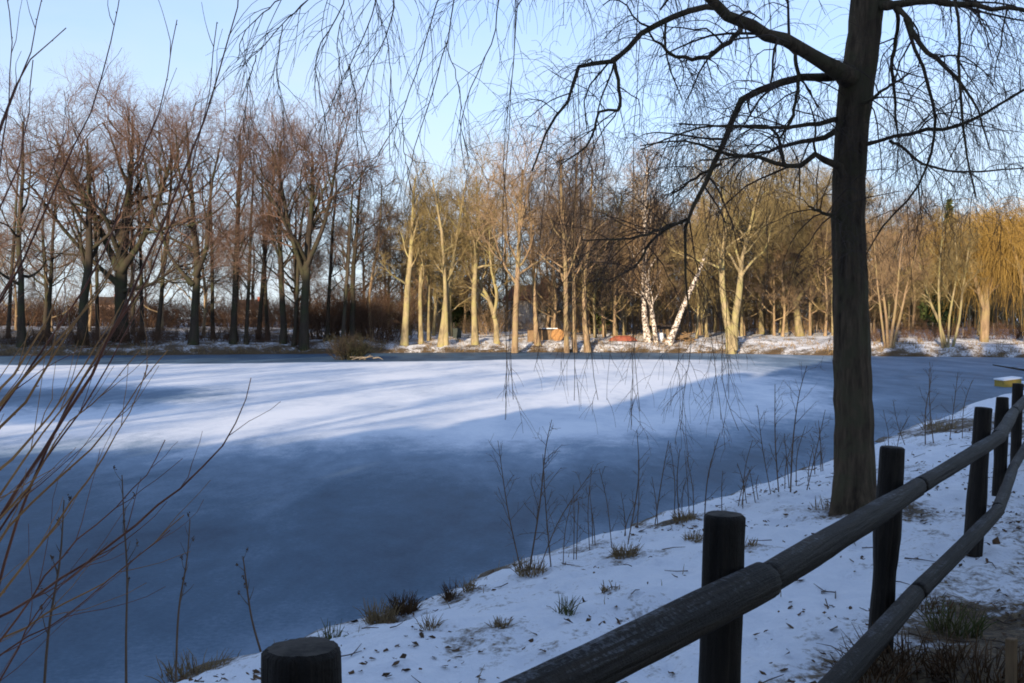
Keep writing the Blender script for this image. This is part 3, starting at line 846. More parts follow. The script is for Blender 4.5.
LIMBS = [  # (rows of px,py,width ; start distance, end distance)
    ([(850, 78, 26), (831, 72, 17), (808, 58, 14), (782, 44, 13), (744, 25, 12), (708, 0, 10), (660, -38, 8), (600, -70, 6), (540, -85, 4)], 9.2, 7.6),
    ([(745, 26, 6), (740, 30, 5.5), (721, 48, 5), (690, 59, 4), (664, 48, 3), (649, 32, 2)], 8.8, 8.2),
    ([(720, 8, 6), (706, 8, 6), (668, 17, 6), (641, 34, 5.5), (614, 61, 5), (578, 67, 4), (572, 91, 3.2), (546, 133, 2.4), (532, 171, 1.5)], 8.7, 8.0),
    ([(614, 61, 4), (618, 88, 3.5), (620, 110, 3), (600, 112, 2.6), (591, 141, 2.2), (561, 164, 1.3)], 8.3, 7.8),
    ([(845, 74, 12), (816, 76, 8), (774, 82, 7.5), (744, 97, 7), (729, 122, 6), (719, 152, 5.5), (702, 190, 4.5), (687, 217, 3.6), (685, 260, 2.6), (692, 330, 1.4)], 9.2, 8.4),
    ([(687, 219, 3), (652, 232, 2.8), (630, 238, 2.2), (582, 240, 1.2)], 8.55, 8.0),
    ([(687, 219, 3), (652, 240, 2.8), (641, 260, 2.3), (605, 283, 1.3)], 8.5, 8.9),
    ([(721, 164, 3.2), (694, 179, 2.6), (670, 196, 1.4)], 8.7, 9.3),
    ([(845, 180, 10), (831, 164, 7), (816, 158, 6), (797, 167, 5), (774, 162, 4.4), (744, 156, 3.6), (713, 150, 2.8), (683, 141, 2), (640, 146, 1.2)], 9.1, 8.6),
    ([(784, 164, 3.6), (780, 141, 3.2), (770, 128, 2.6), (729, 126, 2), (679, 124, 1.2)], 9.0, 9.6),
    ([(845, 128, 7), (805, 141, 4.5), (782, 147, 3.5), (750, 155, 2.6), (700, 160, 1.6)], 9.3, 10.2),
    ([(845, 118, 6), (800, 126, 4), (760, 128, 3), (700, 128, 2), (640, 150, 1.2)], 9.3, 8.0),
    ([(790, 48, 4), (795, 57, 4), (797, 95, 3.6), (791, 118, 3), (780, 138, 2)], 9.0, 8.9),
    ([(845, 222, 4), (832, 217, 3.4), (820, 211, 3), (808, 206, 1.6)], 9.1, 8.9),
    ([(865, 14, 14), (889, 6, 9), (934, 2, 7), (980, 6, 5), (1024, 11, 4), (1080, 25, 2)], 9.3, 8.4),
    ([(880, 0, 8), (900, 8, 5.5), (919, 42, 5), (946, 69, 4), (972, 99, 2.5), (990, 150, 1.3)], 9.2, 8.4),
    ([(893, 5, 5), (898, 23, 4), (892, 65, 3.6), (896, 107, 2.6), (898, 140, 1.5)], 9.2, 9.6),
    ([(855, 148, 8), (866, 145, 5), (915, 133, 4), (965, 124, 3.4), (995, 107, 2.8), (1024, 90, 2.2), (1070, 60, 1.4)], 9.2, 8.6),
    ([(890, 141, 3), (896, 143, 3), (923, 164, 2.6), (953, 171, 2.2), (1024, 168, 1.3)], 9.1, 9.8),
    ([(905, 18, 4), (915, 50, 3.6), (934, 103, 3.2), (934, 141, 2.8), (915, 190, 2.2), (881, 228, 1.8), (866, 255, 1)], 9.2, 8.5),
    ([(855, 104, 6), (866, 101, 4), (890, 86, 2.6), (912, 72, 1.4)], 9.2, 8.6),
    ([(955, -10, 3), (957, 5, 3), (961, 95, 2.8), (966, 152, 2.2), (976, 198, 1.3)], 8.4, 8.3),
    # limbs above the picture
    ([(878, -110, 18), (820, -150, 14), (740, -175, 11), (640, -165, 9), (540, -130, 7), (450, -80, 5), (380, -45, 3.5), (300, -15, 2)], 9.3, 6.0),
    ([(884, -190, 16), (800, -260, 12), (690, -300, 9), (570, -280, 7), (470, -220, 5), (390, -150, 3), (340, -90, 2)], 9.3, 6.8),
    ([(872, -60, 14), (800, -90, 10), (720, -110, 8), (640, -100, 6), (560, -60, 4), (500, -20, 2.5)], 9.2, 7.0),
    ([(884, -180, 14), (960, -230, 10), (1040, -220, 7), (1110, -160, 4), (1150, -80, 2)], 9.3, 8.2),
    ([(880, -130, 12), (930, -160, 8), (990, -140, 6), (1040, -80, 4), (1060, -20, 2)], 9.3, 7.8),
    ([(868, -20, 10), (900, -40, 7), (950, -48, 5), (1000, -30, 3), (1040, 20, 1.6)], 9.2, 9.8),
    ([(862, -70, 10), (790, -60, 7), (730, -50, 5), (690, -30, 3.5), (660, 10, 2)], 9.4, 10.4),
]
lb = MB(); LS = []
for rows, d0, d1 in LIMBS:
    s_ = limb(rows, d0, d1, 16); LS.append(s_)
    lb.tubes(s_[:, :3], s_[:, 3], 9)
lb.build('limbs', M['bark_near'], near)
LP = (np.stack([l[:, :3] for l in LS]), np.stack([l[:, 3] for l in LS]))
tw = MB()
big = (LP[0], np.minimum(LP[1], .03))
c1 = grow(big, 10, .18, 1, .8, 55, 7, up=-.6, wander=.17, ratio=.45, rend=.4, rmin=.0036, ltaper=.3)
tw.tubes(*c1, 4)
c2 = grow(c1, 5, .15, 1, .55, 50, 6, up=-.95, wander=.15, ratio=.55, rend=.5, rmin=.0021, ltaper=.3)
tw.tubes(*c2, 3)
c3 = grow(c2, 4, .15, 1, .36, 44, 5, up=-.9, wander=.13, ratio=.6, rend=.6, rmin=.0016, ltaper=.2)
tw.tubes(*c3, 3)
# long pendulous shoots
sel = c1[0][:, -1]
ids = rng.choice(len(c1[0]), 46, replace=False)
lp = (c1[0][ids], c1[1][ids])
hang = grow(lp, 1, .5, 1, 1.25, 40, 12, up=-1.6, wander=.07, ratio=.8, rend=.5, rmin=.0026)
tw.tubes(*hang, 3)
hs = grow(hang, 4, .3, 1, .32, 28, 4, up=-.5, wander=.12, ratio=.7, rmin=.002)
tw.tubes(*hs, 3)
tw.build('twigs', M['twig_near'], near)

st = MB()
STR = [  # traced hanging shoots, top left
    ([(380, -45), (376, 0), (349, 64), (335, 98), (321, 131)], 6.4), ([(396, -40), (393, 0), (387, 31), (365, 75), (360, 119), (365, 150)], 6.6), ([(450, -30), (440, 0), (418, 62), (402, 116), (380, 150), (356, 182)], 6.9),
    ([(458, -40), (455, 0), (446, 41), (434, 88), (415, 150), (404, 202)], 6.7), ([(330, -25), (309, 0), (281, 25), (256, 55), (238, 68)], 6.1), ([(350, -40), (343, 0), (317, 62), (323, 103), (330, 140)], 6.2),
    ([(281, 25), (278, 50), (276, 82), (290, 122)], 6.1), ([(256, 55), (250, 80), (244, 130)], 6.05), ([(349, 64), (358, 100), (356, 140), (358, 175)], 6.5), ([(387, 31), (391, 70), (391, 110), (388, 160)], 6.7),
    ([(446, 41), (460, 90), (463, 130), (470, 165)], 6.8), ([(402, 116), (405, 150), (412, 190)], 6.95), ([(500, -20), (492, 40), (470, 90), (462, 140), (470, 180)], 7.0), ([(345, 10), (338, 40), (345, 80), (352, 60)], 6.4),
    ([(300, -15), (270, 8), (245, 30), (236, 60)], 6.0), ([(520, -60), (515, 20), (508, 110), (505, 200), (504, 300), (506, 370), (504, 420)], 7.2), ([(522, -40), (513, 60), (505, 160), (509, 260), (511, 340), (512, 400)], 7.25),
    ([(572, 91), (576, 170), (573, 260), (577, 340), (574, 400)], 8.0), ([(578, 68), (580, 160), (584, 270), (590, 350), (600, 400)], 8.05), ([(640, 34), (634, 150), (631, 260), (634, 350), (641, 412)], 8.3),
    ([(652, 240), (640, 300), (634, 360), (632, 430)], 8.4), ([(692, 326), (690, 360), (684, 400), (680, 430)], 8.4), ([(700, 190), (712, 270), (720, 340), (724, 390), (738, 430)], 8.6), ([(719, 152), (726, 250), (728, 330), (730, 400)], 8.7),
    ([(685, 258), (704, 310), (716, 360), (722, 420)], 8.45), ([(774, 162), (766, 210), (768, 262), (764, 310)], 8.9), ([(546, 133), (540, 220), (536, 300), (540, 350)], 8.0)]
SP = []; SR = []
for rows, d in STR:
    q = np.array([npx(px + random.uniform(-2, 2), py, d + .05 * i) for i, (px, py) in enumerate(rows)])
    s_ = resample(q, 14); s_[1:] += rng.normal(size=(13, 3)) * .004
    r0 = .0046 if rows[0][1] < 0 and rows[-1][1] < 250 else .0032
    SP.append(s_); SR.append(np.linspace(r0, .0024, 14))
SP = (np.stack(SP), np.stack(SR))
st.tubes(*SP, 4)
q1 = grow(SP, 7, .12, 1, .46, 30, 6, up=-.5, wander=.08, ratio=.7, rend=.5, rmin=.0024, ltaper=.3); st.tubes(*q1, 3)
q2 = grow(q1, 3, .2, 1, .28, 35, 4, up=-.5, wander=.08, ratio=.7, rmin=.0018); st.tubes(*q2, 3)
st.build('hanging_shoots', M['twig_tip'], near)

# ------------------------------------------------------------------ arching osier stems, left foreground
ox, oy = -1.95, 2.9
ob = np.array([ox, oy, gz(ox, oy) - .05])
os_ = empty('osier_bush', ob, 'leafless osier bush with long reddish stems arching in from the left edge', 'bush')
OS = [  # traced stems: photo points and distance at the tip, drawn from the bush base
    ([(-60, 420), (20, 265), (62, 174), (98, 90), (120, 0), (128, -60)], 3.4, 3.8), ([(-20, 560), (84, 384), (141, 276), (186, 163), (211, 96), (238, -5), (246, -60)], 3.5, 5),
    ([(-40, 470), (70, 310), (118, 220), (150, 130), (170, 60), (177, 20)], 3.3, 3.5), ([(-60, 330), (-10, 160), (14, 90), (34, 39), (42, -2)], 3.2, 4), ([(-50, 300), (0, 124), (24, 70), (50, 40), (66, 28)], 3.2, 3.5),
    ([(60, 420), (150, 270), (186, 190), (206, 110), (217, 22)], 3.6, 3.4), ([(-40, 600), (0, 536), (80, 458), (130, 400), (168, 350)], 3.3, 4.5), ([(-60, 640), (0, 590), (72, 500), (120, 430), (148, 365)], 3.2, 4.5),
    ([(-80, 660), (0, 616), (135, 526), (190, 480), (226, 440), (242, 405), (251, 378)], 3.6, 4.5), ([(-80, 690), (0, 640), (90, 590), (140, 555), (184, 515)], 3.4, 3.6), ([(-70, 500), (0, 405), (50, 350), (90, 300), (130, 240), (160, 200)], 3.2, 5),
    ([(-70, 520), (0, 430), (40, 380), (70, 330), (110, 270), (136, 210)], 3.1, 5), ([(-80, 560), (0, 470), (30, 440), (60, 400), (100, 340), (124, 300)], 3.2, 5), ([(-80, 480), (0, 390), (30, 350), (60, 290), (84, 240)], 2.9, 5),
    ([(-60, 400), (0, 300), (30, 240), (52, 170), (66, 130)], 3.1, 3.6), ([(-60, 720), (0, 640), (60, 560), (100, 520), (150, 470), (165, 440)], 3.3, 3.6), ([(-60, 700), (0, 655), (60, 620), (120, 570), (170, 530)], 3.3, 3.2),
    ([(-40, 560), (10, 480), (60, 410), (100, 350), (118, 310)], 3.0, 4), ([(-60, 370), (0, 210), (20, 150), (30, 110), (33, 60)], 3.3, 3), ([(-60, 760), (0, 680), (40, 610), (80, 570), (118, 545)], 3.3, 3.2),
    ([(-80, 600), (0, 520), (40, 470), (64, 430), (110, 385), (140, 350)], 3.4, 4), ([(-60, 300), (-10, 210), (5, 130), (10, 60), (4, -20)], 3.3, 3.2), ([(-40, 600), (40, 470), (100, 380), (150, 290), (196, 225)], 3.6, 3.6)]
for i, (rows, d, w) in enumerate(OS):
    q = [[*(np.array([rng.normal() * .12, rng.normal() * .12, 0])), .275 * w * 1.35 * d / F]]
    for j, (px, py) in enumerate(rows):
        pp = at(px, py, d - .5 + .5 * (j + 1) / len(rows)) - ob
        q.append([*pp, .275 * w * (1.2 - .95 * j / (len(rows) - 1)) * d / F])
    s_ = resample(np.array(q), 26); s_[2:-1, :3] += rng.normal(size=(23, 3)) * .004
    b_ = MB(); b_.tubes(s_[:, :3], np.maximum(s_[:, 3], .0016), 6)
    par = (s_[None, 10:, :3], s_[None, 10:, 3])
    g_ = grow(par, 5, .15, .95, .34, 24, 6, up=.15, wander=.10, ratio=.5, rmin=.0014); b_.tubes(*g_, 4)
    bd = grow(par, 16, .0, 1, .012, 30, 2, ratio=.6, rmin=.0016); b_.tubes(*bd, 4)
    b_.build('stem', M['osier' if i in (6, 7, 10, 11, 12, 13, 17, 20, 9) else 'osier_dark'], os_)

# ------------------------------------------------------------------ fence
fence = empty('wooden_fence', (POSTS[1][0], POSTS[1][1], gz(*POSTS[1])), 'dark weathered post-and-rail fence running along the snowy bank', 'fence')
f0 = np.array(fence.location)


def logmesh(p0, p1, r0, r1, n=24, S=40, lump=.05, bev=.25, bow=.0):
    p0, p1 = np.array(p0, float), np.array(p1, float)
    t = np.concatenate([[0, .0 + .4 * bev * r0 / np.linalg.norm(p1 - p0)], np.linspace(.02, .98, n), [1 - .4 * bev * r1 / np.linalg.norm(p1 - p0), 1]])
    P = p0 + (p1 - p0) * t[:, None]
    P[:, 0] -= bow * np.sin(t * math.pi)
    r = r0 + (r1 - r0) * t
    T = unit(p1 - p0); ref = np.array([0, 0, 1.]) if abs(T[2]) < .8 else np.array([1., 0, 0])
    a = unit(np.cross(T, ref)); b = np.cross(T, a)
    an = np.arange(S) * 2 * math.pi / S
    prof = 1 + lump * .5 * np.sin(2 * an + rng.uniform(0, 6)) + lump * .35 * np.sin(3 * an + rng.uniform(0, 6)) + rng.normal(size=S) * lump * .22
    wob = 1 + lump * np.interp(t[:, None] * 6 + 0 * an[None], np.arange(7), rng.normal(size=7)) * .5
    rel = prof[None] * wob + rng.normal(size=(len(t), S)) * .008
    ck_ = vnoise(np.cos(an)[None] * 4 + 20 + 0 * t[:, None], np.sin(an)[None] * 4 + t[:, None] * 5 + 20, 1.3, int(rng.integers(1, 60)))
    rel -= np.clip((ck_ - .62) * 4, 0, 1) * .07                       # drying splits along the grain
    rr = r[:, None] * rel; rr[0] *= 1 - bev * .45; rr[-1] *= 1 - bev * .45
    V = P[:, None] + rr[..., None] * (a * np.cos(an)[:, None] + b * np.sin(an)[:, None])[None]
    m = MB(); ii = np.arange(len(t) * S).reshape(len(t), S)
    m.add(V.reshape(-1, 3), np.stack([ii[:-1], np.roll(ii[:-1], -1, 1), np.roll(ii[1:], -1, 1), ii[1:]], -1).reshape(-1, 4), 0)
    for e, sg in ((0, -1), (-1, 1)):
        ring = V[e]; c = ring.mean(0)
        mid_ = c + (ring - c) * .5 + T * sg * r[e] * .04
        vv = np.vstack([ring, mid_, (c + T * sg * r[e] * .03)[None]])
        ff = [[j, (j + 1) % S, S + (j + 1) % S, S + j] for j in range(S)] + [[S + j, S + (j + 1) % S, 2 * S, 2 * S] for j in range(S)]
        if sg < 0: ff = [[f[1], f[0], f[3], f[2]] if f[2] != f[3] else [f[1], f[0], f[2], f[2]] for f in ff]
        m.add(vv, ff, 1)
    return m


def place_log(m, name, a, b):
    o = m.build(name, [M['wood'], M['endgrain']], fence)
    o.location = tuple(a - f0); o.rotation_mode = 'QUATERNION'
    o.rotation_quaternion = Vector(b - a).to_track_quat('Z', 'Y')
    return o


TOPS = [1.80, 1.775, 1.69, 1.70, 1.59, 1.58, 1.55]
LEAN = [(0, 0), (-.03, .0), (-.05, .02), (-.07, 0), (-.02, 0), (-.02, 0), (0, 0)]
for (x, y), tz, (lx, ly) in zip(POSTS, TOPS, LEAN):
    g = gz(x, y)
    m = logmesh((0, 0, 0), (0, 0, float(np.linalg.norm([lx * 1.2, ly, tz - g + .25]))), .060, .057, lump=.10, bev=.3)
    place_log(m, 'post', np.array([x + lx * 1.2, y + ly, g - .25]), np.array([x, y, tz]))
RAIL = []
for i, (x, y) in enumerate(POSTS):
    a = np.array(POSTS[max(i - 1, 0)]); b = np.array(POSTS[min(i + 1, len(POSTS) - 1)])
    d = unit(b - a); RAIL.append((x + d[1] * .092, y - d[0] * .092))
ZT = [1.605, 1.595, 1.488, 1.495, 1.455, 1.43, 1.41]; ZL = [1.12, 1.09, .972, .995, .94, .90, .88]
ext = unit(np.array(RAIL[0]) - np.array(RAIL[1])) * 1.1


def rail(i, j, zz, r0, r1, e0=.0, e1=.0):
    a = np.array([*RAIL[i], zz[i]]); b = np.array([*RAIL[j], zz[j]]); d = unit(b - a)
    a = a - d * e0; b = b + d * e1
    place_log(logmesh((0, 0, 0), (0, 0, float(np.linalg.norm(b - a))), r0, r1, n=30, lump=.07, bev=.4, bow=.004), 'rail', a, b)


rail(0, 1, ZT, .047, .049, 1.0, .06)
rail(1, 2, ZT, .047, .047, -.065, .14); rail(2, 3, ZT, .043, .046, -.146, .05); rail(3, 4, ZT, .047, .044, -.056, .05); rail(4, 6, ZT, .046, .042, -.056, .3)
rail(0, 1, ZL, .045, .048, 1.0, .05); rail(1, 2, ZL, .046, .043, -.056, .12); rail(2, 3, ZL, .043, .042, -.126, .06); rail(3, 4, ZL, .045, .042, -.066, .05); rail(4, 6, ZL, .044, .04, -.056, .3)

# ------------------------------------------------------------------ near bank: tufts, saplings, weeds, litter
def tuft(name, x, y, h, w, n, mat, label, group='grass tufts along the near shore', droop=.4, cat='grass tuft'):
    RINGS.append((x, y, w * 1.0 + .05, .085))
    z = gz(x, y)
    b_ = MB()
    a = rng.uniform(0, 6.28, n); rr = rng.random(n) ** .5 * w
    P = np.zeros((n, 4, 3)); P[:, 0] = np.stack([rr * np.cos(a), rr * np.sin(a), np.full(n, -.02)], 1)
    d = unit(np.stack([np.cos(a), np.sin(a), np.full(n, 1.6)], 1) * np.array([droop, droop, 1]) + rng.normal(size=(n, 3)) * .42)
    L = h * rng.uniform(.25, 1.15, n) / 3
    for k in range(1, 4):
        P[:, k] = P[:, k - 1] + d * L[:, None]; d[:, 2] -= droop * .55; d = unit(d + rng.normal(size=(n, 3)) * .1)
    b_.tubes(P, np.repeat(np.array([[.0035, .003, .0024, .001]]), n, 0), 3)
    o = b_.build(name, M[mat])
    o.location = (x, y, z)
    return tag(o, label, cat, group)


def shore(px, py):
    """ground point seen at the photo pixel on the near bank"""
    v = at(px, py, 1.0) - EYE
    d = 1.2
    while d < 60:
        p = EYE + v * d
        if p[2] < gz(p[0], p[1]): break
        d *= 1.008
    return EYE + v * d


for px, py, h, w, n, mt, lab in (
        (380, 622, .16, .10, 150, 'straw', 'straw-coloured tuft at the shoreline, left of the round brown tussock'), (404, 612, .15, .085, 260, 'leaf_dead', 'round dark brown tussock at the edge of the ice'),
        (178, 668, .30, .13, 150, 'grass_green', 'greenish grass tuft at the lower left corner of the shore'), (192, 676, .14, .2, 160, 'straw', 'flattened straw tuft behind the first fence post'),
        (625, 556, .12, .09, 160, 'straw', 'pale straw tuft on the snow midway along the shore'), (452, 598, .14, .05, 60, 'leaf_dead', 'upright brown tuft right of the round tussock'),
        (684, 522, .12, .10, 130, 'straw', 'straw tuft on the snow left of the fence post top'), (694, 540, .10, .07, 90, 'straw', 'small straw tuft between shore and second fence post'),
        (565, 614, .14, .05, 46, 'grass_green', 'small green-brown sprig sticking out of open snow'), (430, 630, .12, .04, 30, 'straw', 'sparse straw sprig below the round tussock'),
        (330, 640, .14, .06, 46, 'grass_green', 'greenish sprig left of the straw-coloured tuft'), (955, 632, .17, .13, 120, 'grass_green', 'green grass clump beside the lower rail at lower right'),
        (905, 668, .18, .22, 150, 'leaf_dead', 'dark withered weeds under the lower rail'), (668, 648, .10, .05, 40, 'leaf_dead', 'dark sprig in the snow below the second fence post'), (982, 676, .16, .22, 200, 'leaf_dead', 'matted dark weeds at the foot of the rotten stump'),
        (872, 678, .15, .16, 110, 'leaf_dead', 'dark weeds at the bottom edge under the lower rail'), (930, 610, .08, .16, 110, 'leaf_dead', 'flat patch of brown stalks behind the lower rail'), (610, 590, .07, .06, 30, 'straw', 'faint straw wisps on open snow below the shoreline saplings'),
        (745, 545, .08, .10, 50, 'straw', 'low straw wisps right of the second fence post top'), (500, 628, .09, .04, 50, 'straw', 'thin straw sprig in the open snow above the fence rail'),
        (530, 572, .12, .12, 120, 'straw', 'straw at the foot of the forked saplings'), (845, 512, .12, .3, 110, 'straw', 'thin straw around the foot of the big tree'),
        (470, 590, .12, .05, 40, 'straw', 'thin upright straw at the ice edge'), (940, 430, .3, .3, 120, 'straw', 'dry grass on the shore beyond the big tree')):
    p = shore(px, py)
    tuft('grass_tuft', p[0], p[1], h, w, n, mt, lab)


def sapling(px, py, stems, label, group='saplings at the ice edge', side=7, name='sapling', mat='twig_tip', scale=1):
    p = shore(px, py); d = p[1]; RINGS.append((p[0], p[1], .18, .045)); base = p - np.array([0, 0, .03])
    root = empty(name, base, label, 'sapling', group)
    for rows in stems:
        q = [[rng.normal() * .02, rng.normal() * .03, 0, .5 * rows[0][2] * d / F]] if True else []
        n = len(rows)
        q = []
        for k, (sx, sy, w) in enumerate(rows):
            pp = at(sx, sy, d) - base
            if k == 0: pp = np.array([pp[0], rng.normal() * .04, 0])
            pp[1] += rng.normal() * .05 * k
            q.append([*pp, .29 * w * d / F])
        s_ = resample(np.array(q), 10)
        b_ = MB(); b_.tubes(s_[:, :3], np.maximum(s_[:, 3], .002), 5)
        par = (s_[None, :, :3], s_[None, :, 3])
        H = np.linalg.norm(s_[-1, :3] - s_[0, :3])
        if side:
            g1 = grow(par, side + 3, .2, .95, H * .24, 42, 5, up=.12, wander=.12, ratio=.6, rmin=.0022); b_.tubes(*g1, 3)
            g2 = grow(g1, 3, .25, 1, H * .09, 40, 3, up=.1, wander=.15, ratio=.7, rmin=.0017); b_.tubes(*g2, 3)
        b_.build('stem', M[mat], root)
    return root


sapling(531, 572, [[(529, 572, 3), (540, 500, 2.6), (548, 440, 1.6), (552, 420, 1)], [(522, 572, 2.4), (508, 510, 2), (498, 440, 1)], [(552, 566, 2.4), (546, 510, 2), (543, 455, 1)], [(536, 572, 2), (560, 520, 1.6), (592, 470, 1)]],
        'bushy cluster of thin saplings at the ice edge, left of the fence post', side=8)
sapling(600, 548, [[(628, 540, 2.2), (640, 470, 1.8), (637, 430, 1)], [(612, 545, 1.6), (607, 500, 1.3), (600, 470, .8)], [(590, 550, 1.6), (588, 505, 1.2), (592, 470, .8)]],
        'sparse upright shoots at the ice edge between the bushy cluster and the post', side=3)
sapling(672, 522, [[(655, 530, 2), (662, 480, 1.7), (668, 440, 1)], [(680, 520, 2), (678, 480, 1.6), (679, 448, .9)], [(704, 512, 2.2), (707, 470, 1.8), (719, 432, 1)], [(690, 516, 1.4), (686, 480, 1.2), (684, 450, .8)], [(742, 500, 1.5), (748, 465, 1.2), (753, 440, .8)]],
        'loose row of thin shoots above the second fence post', side=2)
sapling(790, 494, [[(790, 496, 3), (795, 440, 2.4), (800, 390, 1.5), (802, 365, 1)], [(780, 498, 2.4), (776, 440, 2), (778, 385, 1.1)], [(806, 490, 2), (815, 450, 1.5), (826, 410, .9)], [(772, 500, 1.6), (764, 450, 1.3), (756, 405, .8)]],
        'group of saplings just left of the big near trunk', side=8)
sapling(925, 446, [[(926, 446, 2), (924, 410, 1.6), (927, 375, 1), (930, 362, .8)], [(932, 444, 2), (930, 405, 1.5), (929, 368, .9)], [(950, 436, 1.6), (954, 400, 1.2), (957, 372, .8)], [(962, 430, 1.4), (966, 400, 1.1), (970, 380, .7)], [(905, 452, 1.4), (898, 425, 1.1), (893, 400, .7)]],
        'thin saplings on the far end of the shore, right of the big trunk', side=6)
sapling(880, 470, [[(884, 466, 1.4), (888, 440, 1.1), (885, 410, .7)], [(896, 460, 1.4), (902, 430, 1.1), (908, 415, .7)]], 'two low shoots close right of the big near trunk', side=4)


SHL = 'thin leafless shoots in the ragged row along the ice edge'
for k in range(15):
    px = 560 + k * 20 + random.uniform(-4, 4)
    py = np.interp(px, [490, 560, 650, 760, 870], [588, 566, 527, 501, 452]) + random.uniform(-3, 2)
    st_ = []
    for j in range(random.choice([1, 2, 3])):
        h = random.uniform(28, 72); b0 = px + random.uniform(-9, 9); ln = random.uniform(-10, 12)
        st_.append([(b0, py, 1.7), (b0 + ln * .3, py - h * .5, 1.4), (b0 + ln, py - h, .8)])
    sapling(px, py, st_, SHL, 'thin shoots along the ice edge', side=1)


def weed(px, py, rows, label, name='dry_weed', heads=4, d=None):
    p = at(px, py, d); base = np.array([p[0], p[1], max(0, gz(p[0], p[1]))]) if True else p
    root = empty(name, base, label, 'weed', 'dry weed stalks by the shore at lower left')
    q = [[0, 0, -.02, .5 * rows[0][2] * d / F]] + [[*(at(sx, sy, d) - base), .5 * w * d / F] for sx, sy, w in rows[1:]]
    s_ = resample(np.array(q), 12)
    b_ = MB(); b_.tubes(s_[:, :3], np.maximum(s_[:, 3], .0016), 5)
    g = grow((s_[None, :, :3], s_[None, :, 3]), 9, .45, 1, .12, 30, 4, up=.2, wander=.12, ratio=.6, rmin=.0014); b_.tubes(*g, 3)
    b_.build('stalk', M['twig_tip'], root)
    hb = MB(); tips = g[0][:, -1]
    for tip in tips[::2]:
        hb = MB(); n = 12
        c = tip + rng.normal(size=(n, 3)) * np.array([.004, .004, .009])
        u = unit(rng.normal(size=c.shape) + np.array([0, 0, 1.])) * .009; w_ = unit(np.cross(u, rng.normal(size=c.shape))) * .0035
        hb.quads(c, u, w_); hb.build('seed_head', M['leaf_dead'], root, smooth=False)


weed(126, 668, [(120, 690, 3), (126, 640, 2.4), (127, 570, 2), (124, 520, 1.6), (122, 475, 1)], 'tall dry weed stalk with fluffy seed head before the dark ice', d=5.6)
weed(175, 640, [(174, 650, 2.4), (180, 600, 2), (187, 560, 1.5), (190, 520, 1)], 'thin dry weed stalk left of the first fence post', d=6.0)
weed(262, 640, [(268, 660, 2.4), (252, 620, 2), (246, 580, 1.6), (243, 556, 1)], 'crooked dry weed stalk over the first fence post', d=6.4)
weed(40, 690, [(35, 700, 3), (50, 620, 2.6), (60, 560, 2), (64, 500, 1.2)], 'dark dry weed stalk among the arching stems', d=4.6)

# leaf litter and fallen twigs on the near snow
n = 26000
lx = rng.uniform(-2.5, 8, n); ly = rng.uniform(2.0, 17, n)
lfx = np.interp(ly, [p[1] for p in POSTS], [p[0] for p in POSTS])
sdl = sdist(lx, ly)
clump = vnoise(lx, ly, 1.6, 21) * .6 + vnoise(lx, ly, 5, 22) * .4
dens = np.clip((clump - .45) * 2.4, 0.02, 1) * np.where(lx > lfx - .1, 1.6, .6)
ok = (sdl > .05) & (rng.random(n) < dens)
lx, ly = lx[ok], ly[ok]; lz = ground(lx, ly) + .008
n = len(lx)
big_ = rng.random(n) < .035
a = rng.uniform(0, 6.28, n); tl = rng.normal(size=(n, 2)) * .35
u = np.stack([np.cos(a), np.sin(a), tl[:, 0]], 1); w = np.stack([-np.sin(a), np.cos(a), tl[:, 1]], 1)
sz = np.where(big_, rng.uniform(.026, .042, n), rng.uniform(.007, .026, n))[:, None]
lbm = MB(); cen = np.stack([lx, ly, lz], 1); asp = rng.uniform(.3, .75, n)[:, None]; jx = lambda: 1 + rng.normal(size=(n, 1)) * .28
upz = np.array([0, 0, 1.]) * sz
LV = np.stack([cen - u * sz * jx(), cen - u * sz * .35 - w * sz * asp * jx() + upz * .3 * rng.random((n, 1)), cen + u * sz * .5 - w * sz * asp * jx(), cen + u * sz * jx() + upz * .4 * rng.random((n, 1)),
               cen + u * sz * .3 + w * sz * asp * jx(), cen - u * sz * .5 + w * sz * asp * jx() + upz * .5 * rng.random((n, 1))], 1).reshape(-1, 3)
k6 = np.arange(n)[:, None] * 6
lbm.add(LV, np.vstack([k6 + np.array([0, 1, 2, 3]), k6 + np.array([0, 3, 4, 5])]))
tag(lbm.build('leaf_litter', M['leaf_dead'], smooth=False), 'brown dead leaves scattered over the near snow', 'leaf litter', kind='stuff')
n = 900
lx = rng.uniform(-2.5, 8, n); ly = rng.uniform(2.0, 16, n); lfx = np.interp(ly, [p[1] for p in POSTS], [p[0] for p in POSTS])
ok = (sdist(lx, ly) > .1) & (rng.random(n) < np.where(lx > lfx - .3, .8, .3)); lx, ly = lx[ok], ly[ok]; n = len(lx)
a = rng.uniform(0, 6.28, n); L = rng.uniform(.04, .22, n)
P = np.zeros((n, 3, 3))
for k in range(3):
    xx = lx + np.cos(a) * L * (k - 1) * .5; yy = ly + np.sin(a) * L * (k - 1) * .5
    P[:, k] = np.stack([xx, yy, ground(xx, yy) + .008 + rng.random(n) * .012], 1)
tbm = MB(); tbm.tubes(P, np.repeat(np.array([[.004, .0034, .002]]), n, 0), 4)
tag(tbm.build('fallen_twigs', M['twig_near']), 'small dark twigs fallen on the near snow', 'fallen twigs', kind='stuff')
